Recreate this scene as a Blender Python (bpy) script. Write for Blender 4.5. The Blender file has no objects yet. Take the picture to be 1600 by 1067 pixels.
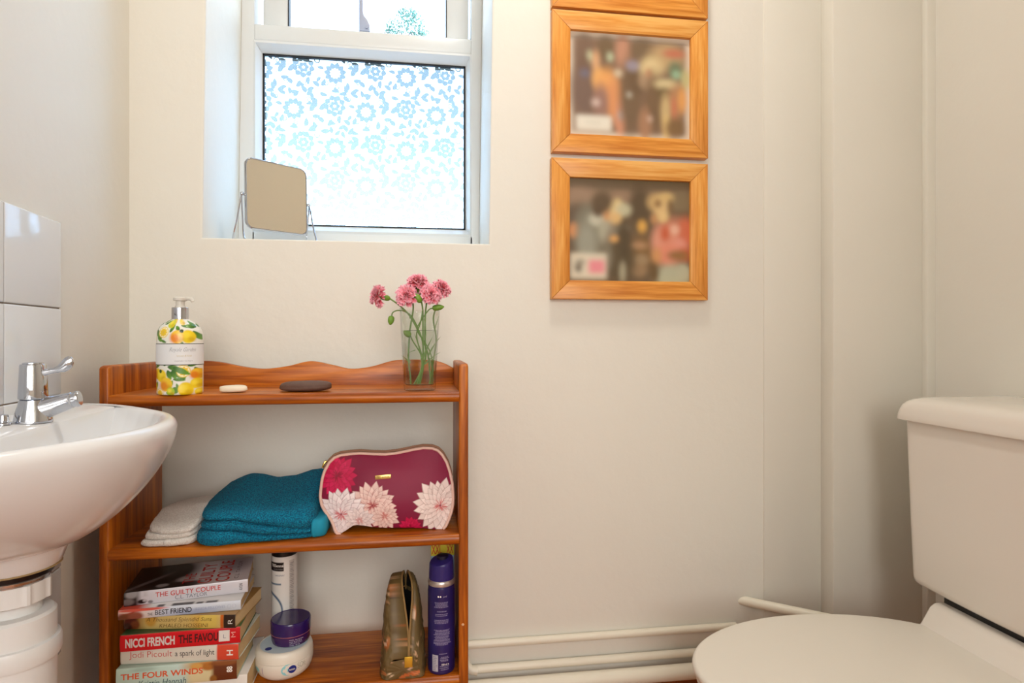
import bpy, bmesh, math, random
import numpy as np
from mathutils import Vector, Matrix, noise

random.seed(7)
SC = bpy.context.scene
COL = SC.collection
PI = math.pi
R = math.radians

# ------------------------------------------------------------------ helpers
def lin(c):
    """8-bit sRGB triple to linear."""
    out = []
    for v in c[:3]:
        v = v / 255.0
        out.append(v / 12.92 if v <= 0.04045 else ((v + 0.055) / 1.055) ** 2.4)
    return tuple(out)

def mat(name, col=(200, 200, 200), rough=0.5, metal=0.0, bump=0.0, bscale=40.0, bdist=0.002, var=0.0, vscale=6.0,
        coat=0.0, spec=0.5, attr=False, trans=0.0, ior=1.45, sheen=0.0, bdetail=4.0):
    m = bpy.data.materials.new(name)
    m.use_nodes = True
    nt = m.node_tree
    b = nt.nodes['Principled BSDF']
    b.inputs['Base Color'].default_value = (*lin(col), 1)
    b.inputs['Roughness'].default_value = rough
    b.inputs['Metallic'].default_value = metal
    b.inputs['Coat Weight'].default_value = coat
    b.inputs['Coat Roughness'].default_value = 0.12
    b.inputs['Specular IOR Level'].default_value = spec
    b.inputs['Transmission Weight'].default_value = trans
    b.inputs['IOR'].default_value = ior
    b.inputs['Sheen Weight'].default_value = sheen
    if attr:
        a = nt.nodes.new('ShaderNodeVertexColor')
        a.layer_name = 'Col'
        nt.links.new(a.outputs['Color'], b.inputs['Base Color'])
    tc = nt.nodes.new('ShaderNodeTexCoord')
    if var > 0 and not attr:
        n = nt.nodes.new('ShaderNodeTexNoise')
        n.inputs['Scale'].default_value = vscale
        n.inputs['Detail'].default_value = 5
        nt.links.new(tc.outputs['Object'], n.inputs['Vector'])
        mx = nt.nodes.new('ShaderNodeMix')
        mx.data_type = 'RGBA'
        c = lin(col)
        mx.inputs[6].default_value = (*[v * (1 - var) for v in c], 1)
        mx.inputs[7].default_value = (*[min(1, v * (1 + var)) for v in c], 1)
        nt.links.new(n.outputs['Fac'], mx.inputs[0])
        nt.links.new(mx.outputs[2], b.inputs['Base Color'])
    if bump > 0:
        n = nt.nodes.new('ShaderNodeTexNoise')
        n.inputs['Scale'].default_value = bscale
        n.inputs['Detail'].default_value = bdetail
        nt.links.new(tc.outputs['Object'], n.inputs['Vector'])
        bp = nt.nodes.new('ShaderNodeBump')
        bp.inputs['Strength'].default_value = bump
        bp.inputs['Distance'].default_value = bdist
        nt.links.new(n.outputs['Fac'], bp.inputs['Height'])
        nt.links.new(bp.outputs['Normal'], b.inputs['Normal'])
    return m

def wood(name, dark, mid, light, axis='x', rough=0.35, coat=0.3, scale=1.0, off=0.0, knots=True):
    m = bpy.data.materials.new(name)
    m.use_nodes = True
    nt = m.node_tree
    b = nt.nodes['Principled BSDF']
    L = nt.links.new
    tc = nt.nodes.new('ShaderNodeTexCoord')
    mp = nt.nodes.new('ShaderNodeMapping')
    s = {'x': (1.6, 26, 26), 'y': (26, 1.6, 26), 'z': (26, 26, 1.6)}[axis]
    mp.inputs['Scale'].default_value = [v * scale for v in s]
    mp.inputs['Location'].default_value = (off, off * 1.7, off * 0.6)
    L(tc.outputs['Object'], mp.inputs['Vector'])
    n1 = nt.nodes.new('ShaderNodeTexNoise')
    n1.inputs['Scale'].default_value = 1.6
    n1.inputs['Detail'].default_value = 6
    n1.inputs['Distortion'].default_value = 0.8
    L(mp.outputs['Vector'], n1.inputs['Vector'])
    mp2 = nt.nodes.new('ShaderNodeMapping')
    mp2.inputs['Scale'].default_value = [v * scale * 4.0 for v in s]
    L(tc.outputs['Object'], mp2.inputs['Vector'])
    n2 = nt.nodes.new('ShaderNodeTexNoise')
    n2.inputs['Scale'].default_value = 2.2
    n2.inputs['Detail'].default_value = 3
    L(mp2.outputs['Vector'], n2.inputs['Vector'])
    add = nt.nodes.new('ShaderNodeMath')
    add.operation = 'MULTIPLY_ADD'
    add.inputs[1].default_value = 0.35
    L(n2.outputs['Fac'], add.inputs[0])
    mul = nt.nodes.new('ShaderNodeMath')
    mul.operation = 'MULTIPLY'
    mul.inputs[1].default_value = 0.72
    L(n1.outputs['Fac'], mul.inputs[0])
    L(mul.outputs[0], add.inputs[2])
    cr = nt.nodes.new('ShaderNodeValToRGB')
    e = cr.color_ramp.elements
    e[0].position = 0.37
    e[0].color = (*lin(dark), 1)
    e[1].position = 0.67
    e[1].color = (*lin(light), 1)
    x = e.new(0.52)
    x.color = (*lin(mid), 1)
    L(add.outputs[0], cr.inputs['Fac'])
    L(cr.outputs['Color'], b.inputs['Base Color'])
    b.inputs['Roughness'].default_value = rough
    b.inputs['Coat Weight'].default_value = coat
    b.inputs['Coat Roughness'].default_value = 0.18
    b.inputs['Specular IOR Level'].default_value = 0.35
    bp = nt.nodes.new('ShaderNodeBump')
    bp.inputs['Strength'].default_value = 0.12
    bp.inputs['Distance'].default_value = 0.001
    L(n2.outputs['Fac'], bp.inputs['Height'])
    L(bp.outputs['Normal'], b.inputs['Normal'])
    return m

def thing(name, label, cat, loc=(0, 0, 0), rotz=0.0, group=None, kind=None):
    o = bpy.data.objects.new(name, None)
    o.empty_display_size = 0.05
    COL.objects.link(o)
    o.location = loc
    o.rotation_euler = (0, 0, rotz)
    if kind:
        o['kind'] = kind
    if label:
        o['label'] = label
    if cat:
        o['category'] = cat
    if group:
        o['group'] = group
    return o

def tag(o, label, cat, group=None):
    o['label'] = label
    o['category'] = cat
    if group:
        o['group'] = group
    return o

def origin_of(o):
    v = Vector((0, 0, 0))
    while o is not None:
        v = v + Vector(o.location)
        o = o.parent
    return v

def obj(name, bm, m, parent=None, smooth=True, local=False, base=None, label=None, sharp=35):
    """Link a bmesh as one mesh object. Geometry is in world axes unless local."""
    me = bpy.data.meshes.new(name)
    bm.normal_update()
    if parent is not None and not local:
        v = origin_of(parent)
        for q in bm.verts:
            q.co -= v
    if base is not None:
        for q in bm.verts:
            q.co -= Vector(base)
    bm.to_mesh(me)
    bm.free()
    o = bpy.data.objects.new(name, me)
    COL.objects.link(o)
    if parent is not None:
        o.parent = parent
    if base is not None:
        o.location = base
    for mm in (m if isinstance(m, (list, tuple)) else [m]):
        me.materials.append(mm)
    if smooth:
        for p in me.polygons:
            p.use_smooth = True
        try:
            me.set_sharp_from_angle(angle=R(sharp))
        except Exception:
            pass
    if label:
        o['label'] = label
    return o

def struct(name, bm, m, parent=None, smooth=False):
    o = obj(name, bm, m, parent, smooth)
    if parent is None:
        o['kind'] = 'structure'
    return o

def NB():
    return bmesh.new()

def box(bm, x0, x1, y0, y1, z0, z1, bev=0.0, seg=2):
    vs = [bm.verts.new(p) for p in ((x0, y0, z0), (x1, y0, z0), (x1, y1, z0), (x0, y1, z0),
                                     (x0, y0, z1), (x1, y0, z1), (x1, y1, z1), (x0, y1, z1))]
    fs = [bm.faces.new([vs[i] for i in f]) for f in ((3, 2, 1, 0), (4, 5, 6, 7), (0, 1, 5, 4), (1, 2, 6, 5), (2, 3, 7, 6), (3, 0, 4, 7))]
    if bev > 0:
        es = list({e for f in fs for e in f.edges})
        bmesh.ops.bevel(bm, geom=es, offset=bev, segments=seg, affect='EDGES', profile=0.5)
    return bm

def prism(bm, pts, axis, a0, a1, bev=0.0, seg=2):
    """Extrude a closed 2-D outline. axis 'y': pts are (x,z); 'x': (y,z); 'z': (x,y)."""
    def P(p, a):
        return {'y': (p[0], a, p[1]), 'x': (a, p[0], p[1]), 'z': (p[0], p[1], a)}[axis]
    A = [bm.verts.new(P(p, a0)) for p in pts]
    B = [bm.verts.new(P(p, a1)) for p in pts]
    n = len(pts)
    fs = [bm.faces.new(A), bm.faces.new(B[::-1])]
    for i in range(n):
        j = (i + 1) % n
        fs.append(bm.faces.new((A[i], B[i], B[j], A[j])))
    bmesh.ops.recalc_face_normals(bm, faces=fs)
    if bev > 0:
        es = list({e for f in fs[:2] for e in f.edges})
        bmesh.ops.bevel(bm, geom=es, offset=bev, segments=seg, affect='EDGES', profile=0.5)
    return bm

def rings(bm, rr, close=True, cap0=True, cap1=True):
    """Loft through a list of equal-length rings of points."""
    V = [[bm.verts.new(p) for p in r] for r in rr]
    n = len(V[0])
    fs = []
    for a, b in zip(V[:-1], V[1:]):
        for i in range(n if close else n - 1):
            j = (i + 1) % n
            try:
                fs.append(bm.faces.new((a[i], a[j], b[j], b[i])))
            except ValueError:
                pass
    if cap0:
        fs.append(bm.faces.new(V[0][::-1]))
    if cap1:
        fs.append(bm.faces.new(V[-1]))
    bmesh.ops.recalc_face_normals(bm, faces=fs)
    return V

def lathe(bm, prof, c=(0, 0, 0), n=48, cap0=True, cap1=True, sx=1.0, sy=1.0):
    rr = [[(c[0] + r * sx * math.cos(2 * PI * i / n), c[1] + r * sy * math.sin(2 * PI * i / n), c[2] + z) for i in range(n)] for r, z in prof]
    return rings(bm, rr, True, cap0, cap1)

def catmull(pts, per=8, closed=False):
    P = [Vector(p) for p in pts]
    n = len(P)
    out = []
    rng = range(n if closed else n - 1)
    for i in rng:
        if closed:
            a, b, c, d = P[(i - 1) % n], P[i], P[(i + 1) % n], P[(i + 2) % n]
        else:
            a, b, c, d = P[max(i - 1, 0)], P[i], P[i + 1], P[min(i + 2, n - 1)]
        for k in range(per):
            t = k / per
            out.append(0.5 * ((2 * b) + (c - a) * t + (2 * a - 5 * b + 4 * c - d) * t * t + (3 * b - a - 3 * c + d) * t ** 3))
    if not closed:
        out.append(P[-1].copy())
    return out

def tube(bm, pts, r, n=12, closed=False, cap=True):
    P = [Vector(p) for p in pts]
    m = len(P)
    rr = []
    up = None
    for i in range(m):
        if closed:
            t = (P[(i + 1) % m] - P[(i - 1) % m])
        else:
            t = P[min(i + 1, m - 1)] - P[max(i - 1, 0)]
        t.normalize()
        if up is None:
            up = Vector((0, 0, 1)) if abs(t.z) < 0.9 else Vector((1, 0, 0))
        s = t.cross(up)
        if s.length < 1e-6:
            s = t.orthogonal()
        s.normalize()
        up = s.cross(t).normalized()
        rad = r[i] if isinstance(r, (list, tuple)) else r
        rr.append([P[i] + (s * math.cos(2 * PI * k / n) + up * math.sin(2 * PI * k / n)) * rad for k in range(n)])
    if closed:
        rr.append(rr[0])
        rings(bm, rr, True, False, False)
        bmesh.ops.remove_doubles(bm, verts=bm.verts, dist=1e-7)
    else:
        rings(bm, rr, True, cap, cap)

def interp(x, xs, ys):
    return float(np.interp(x, xs, ys))

def text_bm(s, w, h, bold=0.0, shear=0.0):
    """Lettering as a flat mesh scaled to fill a w x h box with its corner at 0,0."""
    cu = bpy.data.curves.new('lettering_curve', 'FONT')
    cu.body = s
    cu.offset = bold
    cu.shear = shear
    cu.resolution_u = 4
    o = bpy.data.objects.new('lettering_curve', cu)
    COL.objects.link(o)
    bpy.context.view_layer.update()
    dg = bpy.context.evaluated_depsgraph_get()
    me = bpy.data.meshes.new_from_object(o.evaluated_get(dg))
    bm = bmesh.new()
    bm.from_mesh(me)
    bpy.data.objects.remove(o)
    bpy.data.curves.remove(cu)
    bpy.data.meshes.remove(me)
    xs = [v.co.x for v in bm.verts]
    ys = [v.co.y for v in bm.verts]
    x0, x1, y0, y1 = min(xs), max(xs), min(ys), max(ys)
    for v in bm.verts:
        v.co = ((v.co.x - x0) / (x1 - x0) * w, (v.co.y - y0) / (y1 - y0) * h, 0)
    return bm

def lettering(s, w, h, fn, m, parent, bold=0.0, shear=0.0, local=True, name='lettering'):
    bm = text_bm(s, w, h, bold, shear)
    for v in bm.verts:
        v.co = fn(v.co.x, v.co.y)
    return obj(name, bm, m, parent, smooth=False, local=local)

# ---- painting printed patterns as per-vertex colours on dense meshes (numpy)
class Paint:
    def __init__(s, X, Y, base):
        s.X, s.Y = np.asarray(X, float), np.asarray(Y, float)
        s.c = np.tile(np.array(lin(base)), (len(s.X), 1))
    def put(s, mask, col):
        a = np.clip(mask, 0, 1)[:, None]
        c = np.array(lin(col)) if not isinstance(col, np.ndarray) else col
        s.c = s.c * (1 - a) + c * a
    def ell(s, cx, cy, rx, ry, col, rot=0.0, soft=0.15, alpha=1.0):
        c, n = math.cos(rot), math.sin(rot)
        dx, dy = s.X - cx, s.Y - cy
        u, v = (dx * c + dy * n) / rx, (-dx * n + dy * c) / ry
        d = np.sqrt(u * u + v * v)
        s.put(np.clip((1 + soft / 2 - d) / soft, 0, 1) * alpha, col)
    def rect(s, x0, x1, y0, y1, col, soft=0.6, alpha=1.0):
        f = lambda t: np.clip(t / soft + 0.5, 0, 1)
        s.put(f(s.X - x0) * f(x1 - s.X) * f(s.Y - y0) * f(y1 - s.Y) * alpha, col)
    def petal(s, cx, cy, ang, L, W, col, col2=None, soft=0.7, start=0.0, pw=0.8, vein=0.0, ex=0.75):
        c, n = math.cos(ang), math.sin(ang)
        dx, dy = s.X - cx, s.Y - cy
        l = (dx * c + dy * n - start) / max(L - start, 1e-6)
        w = -dx * n + dy * c
        lc = np.clip(l, 0, 1)
        half = W * np.clip(np.sin(PI * lc ** pw), 0, 1) ** ex
        m = np.clip((half - np.abs(w)) / soft + 0.5, 0, 1) * ((l > 0) & (l < 1))
        A, B = np.array(lin(col)), np.array(lin(col2 or col))
        shade = lc[:, None]
        k = A * (1 - shade) + B * shade
        if vein > 0:
            k = k * (1 - vein * np.clip(np.abs(w) / (half + 1e-6), 0, 1)[:, None] ** 3)
        s.put(m, k)
    def blur(s, nu, nv, n):
        c = s.c.reshape(nv, nu, 3)
        for _ in range(n):
            for ax in (0, 1):
                p = np.pad(c, [(2, 2) if k == ax else (0, 0) for k in range(3)], mode='edge')
                L_ = c.shape[ax]
                c = sum(np.take(p, range(k, k + L_), axis=ax) for k in range(5)) / 5
        s.c = c.reshape(-1, 3)
    def apply(s, o):
        at = o.data.color_attributes.new('Col', 'FLOAT_COLOR', 'POINT')
        full = np.concatenate([np.clip(s.c, 0, 1), np.ones((len(s.c), 1))], axis=1)
        at.data.foreach_set('color', full.astype(np.float32).ravel())

def grid_obj(name, nu, nv, fn, m, parent, local=False):
    """Open grid surface from fn(a, b), a,b in 0..1. Returns object and the a,b arrays per vertex."""
    bm = NB()
    V = [[bm.verts.new(fn(i / nu, j / nv)) for i in range(nu + 1)] for j in range(nv + 1)]
    for j in range(nv):
        for i in range(nu):
            bm.faces.new((V[j][i], V[j][i + 1], V[j + 1][i + 1], V[j + 1][i]))
    o = obj(name, bm, m, parent, True, local, sharp=60)
    a = np.tile(np.arange(nu + 1) / nu, nv + 1)
    b = np.repeat(np.arange(nv + 1) / nv, nu + 1)
    return o, a, b

# ------------------------------------------------------------------ materials
M = {}
M['wall'] = mat('white_painted_plaster', (227, 223, 212), 0.62, bump=0.35, bscale=22, bdist=0.004, var=0.02, vscale=3, bdetail=8)
M['wall_paint_wood'] = mat('white_painted_boarding', (225, 221, 209), 0.5, bump=0.15, bscale=30, bdist=0.002, var=0.02)
M['ceiling'] = mat('ceiling_paint', (232, 230, 224), 0.8)
M['floor'] = wood('floor_laminate', (140, 72, 24), (184, 104, 42), (210, 132, 62), 'x', 0.4, 0.1)
M['shade_board'] = wood('shade_brown_board', (112, 58, 18), (140, 74, 24), (160, 90, 34), 'x', 0.4, 0.1)
M['upvc'] = mat('white_upvc', (216, 218, 216), 0.28, spec=0.5)
M['upvc_grey'] = mat('pale_grey_plastic', (214, 216, 218), 0.4)  # plain pale grey, used for the mirror backing
M['gasket'] = mat('black_rubber', (16, 20, 24), 0.6)
M['ceramic'] = mat('white_glazed_ceramic', (232, 232, 232), 0.16)
M['toilet'] = mat('white_toilet_ceramic', (229, 222, 212), 0.14, coat=0.3)
M['seat'] = mat('cream_plastic_seat', (231, 225, 213), 0.3)
M['tile'] = mat('white_glazed_tile', (222, 224, 226), 0.1, coat=0.2)
M['grout'] = mat('stained_grout', (140, 124, 108), 0.9, bump=0.4, bscale=200)
M['chrome'] = mat('chrome', (200, 203, 210), 0.06, 1.0)
M['steel'] = mat('satin_steel', (190, 192, 196), 0.25, 1.0)
M['plastic_white'] = mat('white_plastic', (228, 228, 226), 0.35, bump=0.05, bscale=30)
M['stain'] = mat('limescale_stain', (168, 140, 96), 0.7, bump=0.3, bscale=120)
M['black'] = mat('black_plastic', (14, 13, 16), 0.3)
M['pipe_paint'] = mat('cream_pipe_paint', (232, 226, 208), 0.35, bump=0.12, bscale=60, bdist=0.002)
SH_D, SH_M, SH_L = (108, 47, 2), (160, 79, 6), (200, 114, 24)
M['pine_x'] = wood('stained_pine_lengthwise', SH_D, SH_M, SH_L, 'x', 0.38, 0.08)
M['pine_z'] = wood('stained_pine_upright', SH_D, SH_M, SH_L, 'z', 0.38, 0.08, off=3.1)
FR_D, FR_M, FR_L = (196, 118, 38), (224, 152, 66), (238, 180, 100)
M['frame_x'] = wood('honey_pine_rail', FR_D, FR_M, FR_L, 'x', 0.4, 0.15, off=1.0)
M['frame_z'] = wood('honey_pine_stile', FR_D, FR_M, FR_L, 'z', 0.4, 0.15, off=2.0)
M['print'] = mat('printed_colours', rough=0.5, attr=True)
M['print_gloss'] = mat('glossy_printed_colours', rough=0.28, attr=True, coat=0.15)
M['paper'] = mat('page_edges', (214, 188, 140), 0.9, bump=0.5, bscale=260, bdist=0.001, var=0.1, vscale=90)

def ink(name, c, rough=0.5, metal=0.0):
    return mat('ink_' + name, c, rough, metal)

def glass_sheet(name, tint=(255, 255, 255), refl=0.06):
    m = bpy.data.materials.new(name)
    m.use_nodes = True
    nt = m.node_tree
    nt.nodes.remove(nt.nodes['Principled BSDF'])
    out = nt.nodes['Material Output']
    tr = nt.nodes.new('ShaderNodeBsdfTransparent')
    tr.inputs['Color'].default_value = (*lin(tint), 1)
    gl = nt.nodes.new('ShaderNodeBsdfGlossy')
    gl.inputs['Roughness'].default_value = 0.02
    mx = nt.nodes.new('ShaderNodeMixShader')
    mx.inputs[0].default_value = refl
    nt.links.new(tr.outputs[0], mx.inputs[1])
    nt.links.new(gl.outputs[0], mx.inputs[2])
    nt.links.new(mx.outputs[0], out.inputs['Surface'])
    return m

def film_mat(name, tint, diff, share):
    """Window film: part clear (tinted), part frosted (translucent)."""
    m = bpy.data.materials.new(name)
    m.use_nodes = True
    nt = m.node_tree
    nt.nodes.remove(nt.nodes['Principled BSDF'])
    out = nt.nodes['Material Output']
    tr = nt.nodes.new('ShaderNodeBsdfTransparent')
    tr.inputs['Color'].default_value = (*lin(tint), 1)
    tl = nt.nodes.new('ShaderNodeBsdfTranslucent')
    tl.inputs['Color'].default_value = (*lin(diff), 1)
    mx = nt.nodes.new('ShaderNodeMixShader')
    mx.inputs[0].default_value = share
    nt.links.new(tr.outputs[0], mx.inputs[1])
    nt.links.new(tl.outputs[0], mx.inputs[2])
    nt.links.new(mx.outputs[0], out.inputs['Surface'])
    return m

# ------------------------------------------------------------------ room
WY = 1.30                      # back wall face
TH = math.atan(0.09)           # the left wall runs slightly out of square
CX = -0.5715                   # back left corner
FY = -0.55                     # wall behind the viewer
RX = 1.162                     # right wall
CEIL = 2.40

def wl(p, q, z):
    """Point p metres out from the left wall, q along it from the back corner."""
    c, s = math.cos(TH), math.sin(TH)
    return Vector((CX + p * c - q * s, WY + p * s + q * c, z))

# back wall with the window opening
bm = NB()
ox = (-0.4363, 0.1410)
oz0, oz1 = 1.1526, 2.06
lean = 0.014
X0, X1 = -0.75, 1.40
YB = 1.68
f = [(ox[0], oz0), (ox[1], oz0), (ox[1] + lean * (oz1 - oz0), oz1), (ox[0] + lean * (oz1 - oz0), oz1)]
def ring4(y, pts):
    return [bm.verts.new((p[0], y, p[1])) for p in pts]
outer = [(X0, -0.05), (X1, -0.05), (X1, CEIL + 0.05), (X0, CEIL + 0.05)]
fo, fi = ring4(WY, outer), ring4(WY, f)
bo, bi = ring4(YB, outer), ring4(YB, f)
edge_front = []
for i in range(4):
    j = (i + 1) % 4
    bm.faces.new((fo[i], fo[j], fi[j], fi[i]))
    bm.faces.new((bo[j], bo[i], bi[i], bi[j]))
    bm.faces.new((fi[i], fi[j], bi[j], bi[i]))
    bm.faces.new((fo[j], fo[i], bo[i], bo[j]))
bm.edges.ensure_lookup_table()
for i in range(4):
    e = bm.edges.get((fi[i], fi[(i + 1) % 4]))
    edge_front.append(e)
bmesh.ops.bevel(bm, geom=edge_front, offset=0.005, segments=3, affect='EDGES', profile=0.5)
bmesh.ops.recalc_face_normals(bm, faces=bm.faces)
struct('wall_back', bm, M['wall'], smooth=True)

# left wall (out of square), right wall, wall behind the viewer, floor, ceiling
bm = NB()
a, b = wl(0, 0.02, 0), wl(0, -2.0, 0)
prism(bm, [(a.x, a.y), (b.x, b.y), (b.x - 0.15, b.y), (a.x - 0.15, a.y)], 'z', -0.05, CEIL + 0.05)
struct('wall_left', bm, M['wall'])
struct('wall_right', box(NB(), RX, RX + 0.15, FY - 0.1, WY + 0.02, -0.05, CEIL + 0.05), M['wall'])
# wall behind the viewer has an open doorway to a hallway, lit by added fill
HY = -1.75
bm = NB()
prism(bm, [(-0.8, -0.05), (-0.38, -0.05), (-0.38, 2.02), (0.52, 2.02), (0.52, -0.05), (RX + 0.15, -0.05), (RX + 0.15, CEIL + 0.05), (-0.8, CEIL + 0.05)], 'y', FY - 0.12, FY)
struct('wall_front', bm, M['wall'])
bm = NB()
for x0 in (-0.405, 0.51):
    box(bm, x0, x0 + (0.02 if x0 < 0 else 0.08), FY - 0.001, FY + 0.016, 0.0, 2.095, 0.003, 2)
box(bm, -0.405, 0.59, FY - 0.001, FY + 0.016, 2.015, 2.095, 0.003, 2)
struct('trim_4', bm, M['wall_paint_wood'])
bm = NB()
box(bm, -0.9, -0.8, HY, FY - 0.1, -0.05, CEIL + 0.05)
box(bm, RX + 0.15, RX + 0.25, HY, FY - 0.1, -0.05, CEIL + 0.05)
box(bm, -0.9, RX + 0.25, HY - 0.1, HY, -0.05, CEIL + 0.05)
struct('wall_hallway', bm, M['wall'])
bm = NB()
for x0, x1, z0, z1 in ((-0.52, -0.45, 0.85, 2.25), (0.75, 0.82, 0.85, 2.25), (-0.52, 0.82, 0.80, 0.87), (-0.52, 0.82, 2.23, 2.30)):
    box(bm, x0, x1, HY - 0.01, HY + 0.03, z0, z1, 0.004, 2)
struct('fill_light_frame', bm, M['upvc'])  # unseen frame added round the fill light behind the viewer
struct('floor', box(NB(), -0.8, RX + 0.15, HY - 0.1, WY + 0.02, -0.06, 0.0), M['floor'])
struct('ceiling', box(NB(), -0.8, RX + 0.15, HY - 0.1, WY + 0.02, CEIL, CEIL + 0.06), M['ceiling'])
# boarding in the right-hand corner
bm = NB()
box(bm, 0.7722, 0.9160, WY - 0.0035, WY + 0.01, 0.0, CEIL, 0.0025, 2)
struct('trim_1', bm, M['wall_paint_wood'], smooth=True)
bm = NB()
box(bm, 0.9155, RX + 0.01, 1.2554, WY + 0.01, 0.0, CEIL, 0.004, 2)
struct('trim_2', bm, M['wall_paint_wood'], smooth=True)
bm = NB()
box(bm, 1.140, RX + 0.01, 1.2415, 1.262, 0.0, CEIL, 0.0035, 2)
struct('trim_3', bm, M['wall_paint_wood'], smooth=True)
bm = NB()
box(bm, 0.0, 0.915, WY - 0.012, WY + 0.01, 0.0, 0.205, 0.003, 2)  # brown board whose colour stands in for deep shade behind the pipes
struct('shade_board_back', bm, M['shade_board'], smooth=True)

# ------------------------------------------------------------------ window
win = thing('window_1', 'white plastic window with a patterned frosted lower pane, in the deep reveal', 'window', (-0.14, 1.54, oz0), kind='structure')
WF = 1.54
def xl(z): return ox[0] + lean * (z - oz0) + 0.0005
def xr(z): return ox[1] + lean * (z - oz0) - 0.0005
bm = NB()
# jambs follow the lean of the reveal
prism(bm, [(xl(1.154), 1.154), (-0.4005, 1.154), (-0.3985, 2.055), (xl(2.055), 2.055)], 'y', WF, WF + 0.07)
prism(bm, [(0.1205, 1.154), (xr(1.154), 1.154), (xr(2.055), 2.055), (0.124, 2.055)], 'y', WF, WF + 0.07)
box(bm, -0.405, 0.126, WF, WF + 0.07, 1.154, 1.2075, 0.002)
box(bm, -0.400, 0.123, WF - 0.001, WF + 0.07, 1.6665, 1.7065, 0.004, 3)
box(bm, -0.405, 0.126, WF, WF + 0.07, 2.01, 2.055, 0.002)
obj('window_frame', bm, M['upvc'], win)
# glazing bead round the lower pane, mitred and sloping in to the glass
def bead(ox0, ox1, oz_0, oz_1, gx0, gx1, gz0, gz1, ya, yb):
    bm = NB()
    O = [(ox0, oz_0), (ox1, oz_0), (ox1, oz_1), (ox0, oz_1)]
    G = [(gx0, gz0), (gx1, gz0), (gx1, gz1), (gx0, gz1)]
    Mi = [(o[0] * 0.72 + g[0] * 0.28, o[1] * 0.72 + g[1] * 0.28) for o, g in zip(O, G)]
    for i in range(4):
        j = (i + 1) % 4
        for A, B, y0, y1 in ((O, Mi, ya, ya - 0.002), (Mi, G, ya - 0.002, yb)):
            bm.faces.new([bm.verts.new(p) for p in ((A[i][0], y0, A[i][1]), (A[j][0], y0, A[j][1]), (B[j][0], y1, B[j][1]), (B[i][0], y1, B[i][1]))])
        bm.faces.new([bm.verts.new(p) for p in ((G[i][0], yb, G[i][1]), (G[j][0], yb, G[j][1]), (G[j][0], yb + 0.03, G[j][1]), (G[i][0], yb + 0.03, G[i][1]))])
    bmesh.ops.recalc_face_normals(bm, faces=bm.faces)
    return bm
GX0, GX1, GZ0, GZ1 = -0.3842, 0.1083, 1.2275, 1.6443
obj('glazing_bead', bead(-0.4015, 0.1225, 1.2065, 1.6675, GX0, GX1, GZ0, GZ1, WF - 0.0005, WF + 0.02), M['upvc'], win, smooth=False)
bm = NB()
g = 0.0042
for b4 in ((GX0, GX1, GZ1 - g, GZ1), (GX0, GX1, GZ0, GZ0 + g * 0.7), (GX0, GX0 + g * 0.8, GZ0, GZ1), (GX1 - g, GX1, GZ0, GZ1)):
    box(bm, b4[0], b4[1], WF + 0.018, WF + 0.026, b4[2], b4[3])
obj('gasket', bm, M['gasket'], win, smooth=False)
M['frost'] = film_mat('frosted_film', (236, 246, 255), (204, 229, 255), 0.92)
M['film_pattern'] = film_mat('clear_motif', (92, 101, 104), (226, 240, 255), 0.012)
bm = NB()
box(bm, GX0, GX1, WF + 0.026, WF + 0.030, GZ0, GZ1)
pane = obj('window_pane', bm, glass_sheet('clear_lower_glass', (252, 254, 255), 0.02), win, smooth=False)

# floral film: vector shapes cut to the pane
SHAPES = []
def poly(bm, pts, y):
    SHAPES.append([(p[0], p[1]) for p in pts])
def leaf_pts(cx, cz, ang, L, W, n=6, curl=0.0, start=0.0):
    out = []
    top, bot = [], []
    for i in range(n + 1):
        t = i / n
        w = W * math.sin(PI * t ** 0.85) ** 0.8 if 0 < t < 1 else 0
        l = start + (L - start) * t
        an = ang + curl * t
        ax = (math.cos(an) * l, math.sin(an) * l)
        nx, nz = -math.sin(an), math.cos(an)
        top.append((cx + ax[0] + nx * w, cz + ax[1] + nz * w))
        if 0 < i < n:
            bot.append((cx + ax[0] - nx * w, cz + ax[1] - nz * w))
    return top + bot[::-1]
def ribbon(bm, pts, w, y):
    m = len(pts)
    A, B = [], []
    for i in range(m):
        p, q = pts[max(0, i - 1)], pts[min(m - 1, i + 1)]
        dx, dz = q[0] - p[0], q[1] - p[1]
        l = math.hypot(dx, dz) or 1
        ww = w * (0.5 + 0.5 * math.sin(PI * min(1, (i + 0.5) / m)))
        A.append((pts[i][0] - dz / l * ww, pts[i][1] + dx / l * ww))
        B.append((pts[i][0] + dz / l * ww, pts[i][1] - dx / l * ww))
    for i in range(m - 1):
        SHAPES.append([A[i], A[i + 1], B[i + 1], B[i]])
def spiral(cx, cz, r0, turns, a0, hand=1, n=22):
    return [(cx + r0 * (1 - 0.8 * i / n) * math.cos(a0 + hand * turns * 2 * PI * i / n), cz + r0 * (1 - 0.8 * i / n) * math.sin(a0 + hand * turns * 2 * PI * i / n)) for i in range(n + 1)]
PX, PZ = 0.174, 0.178
FYP = WF + 0.0255
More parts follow.
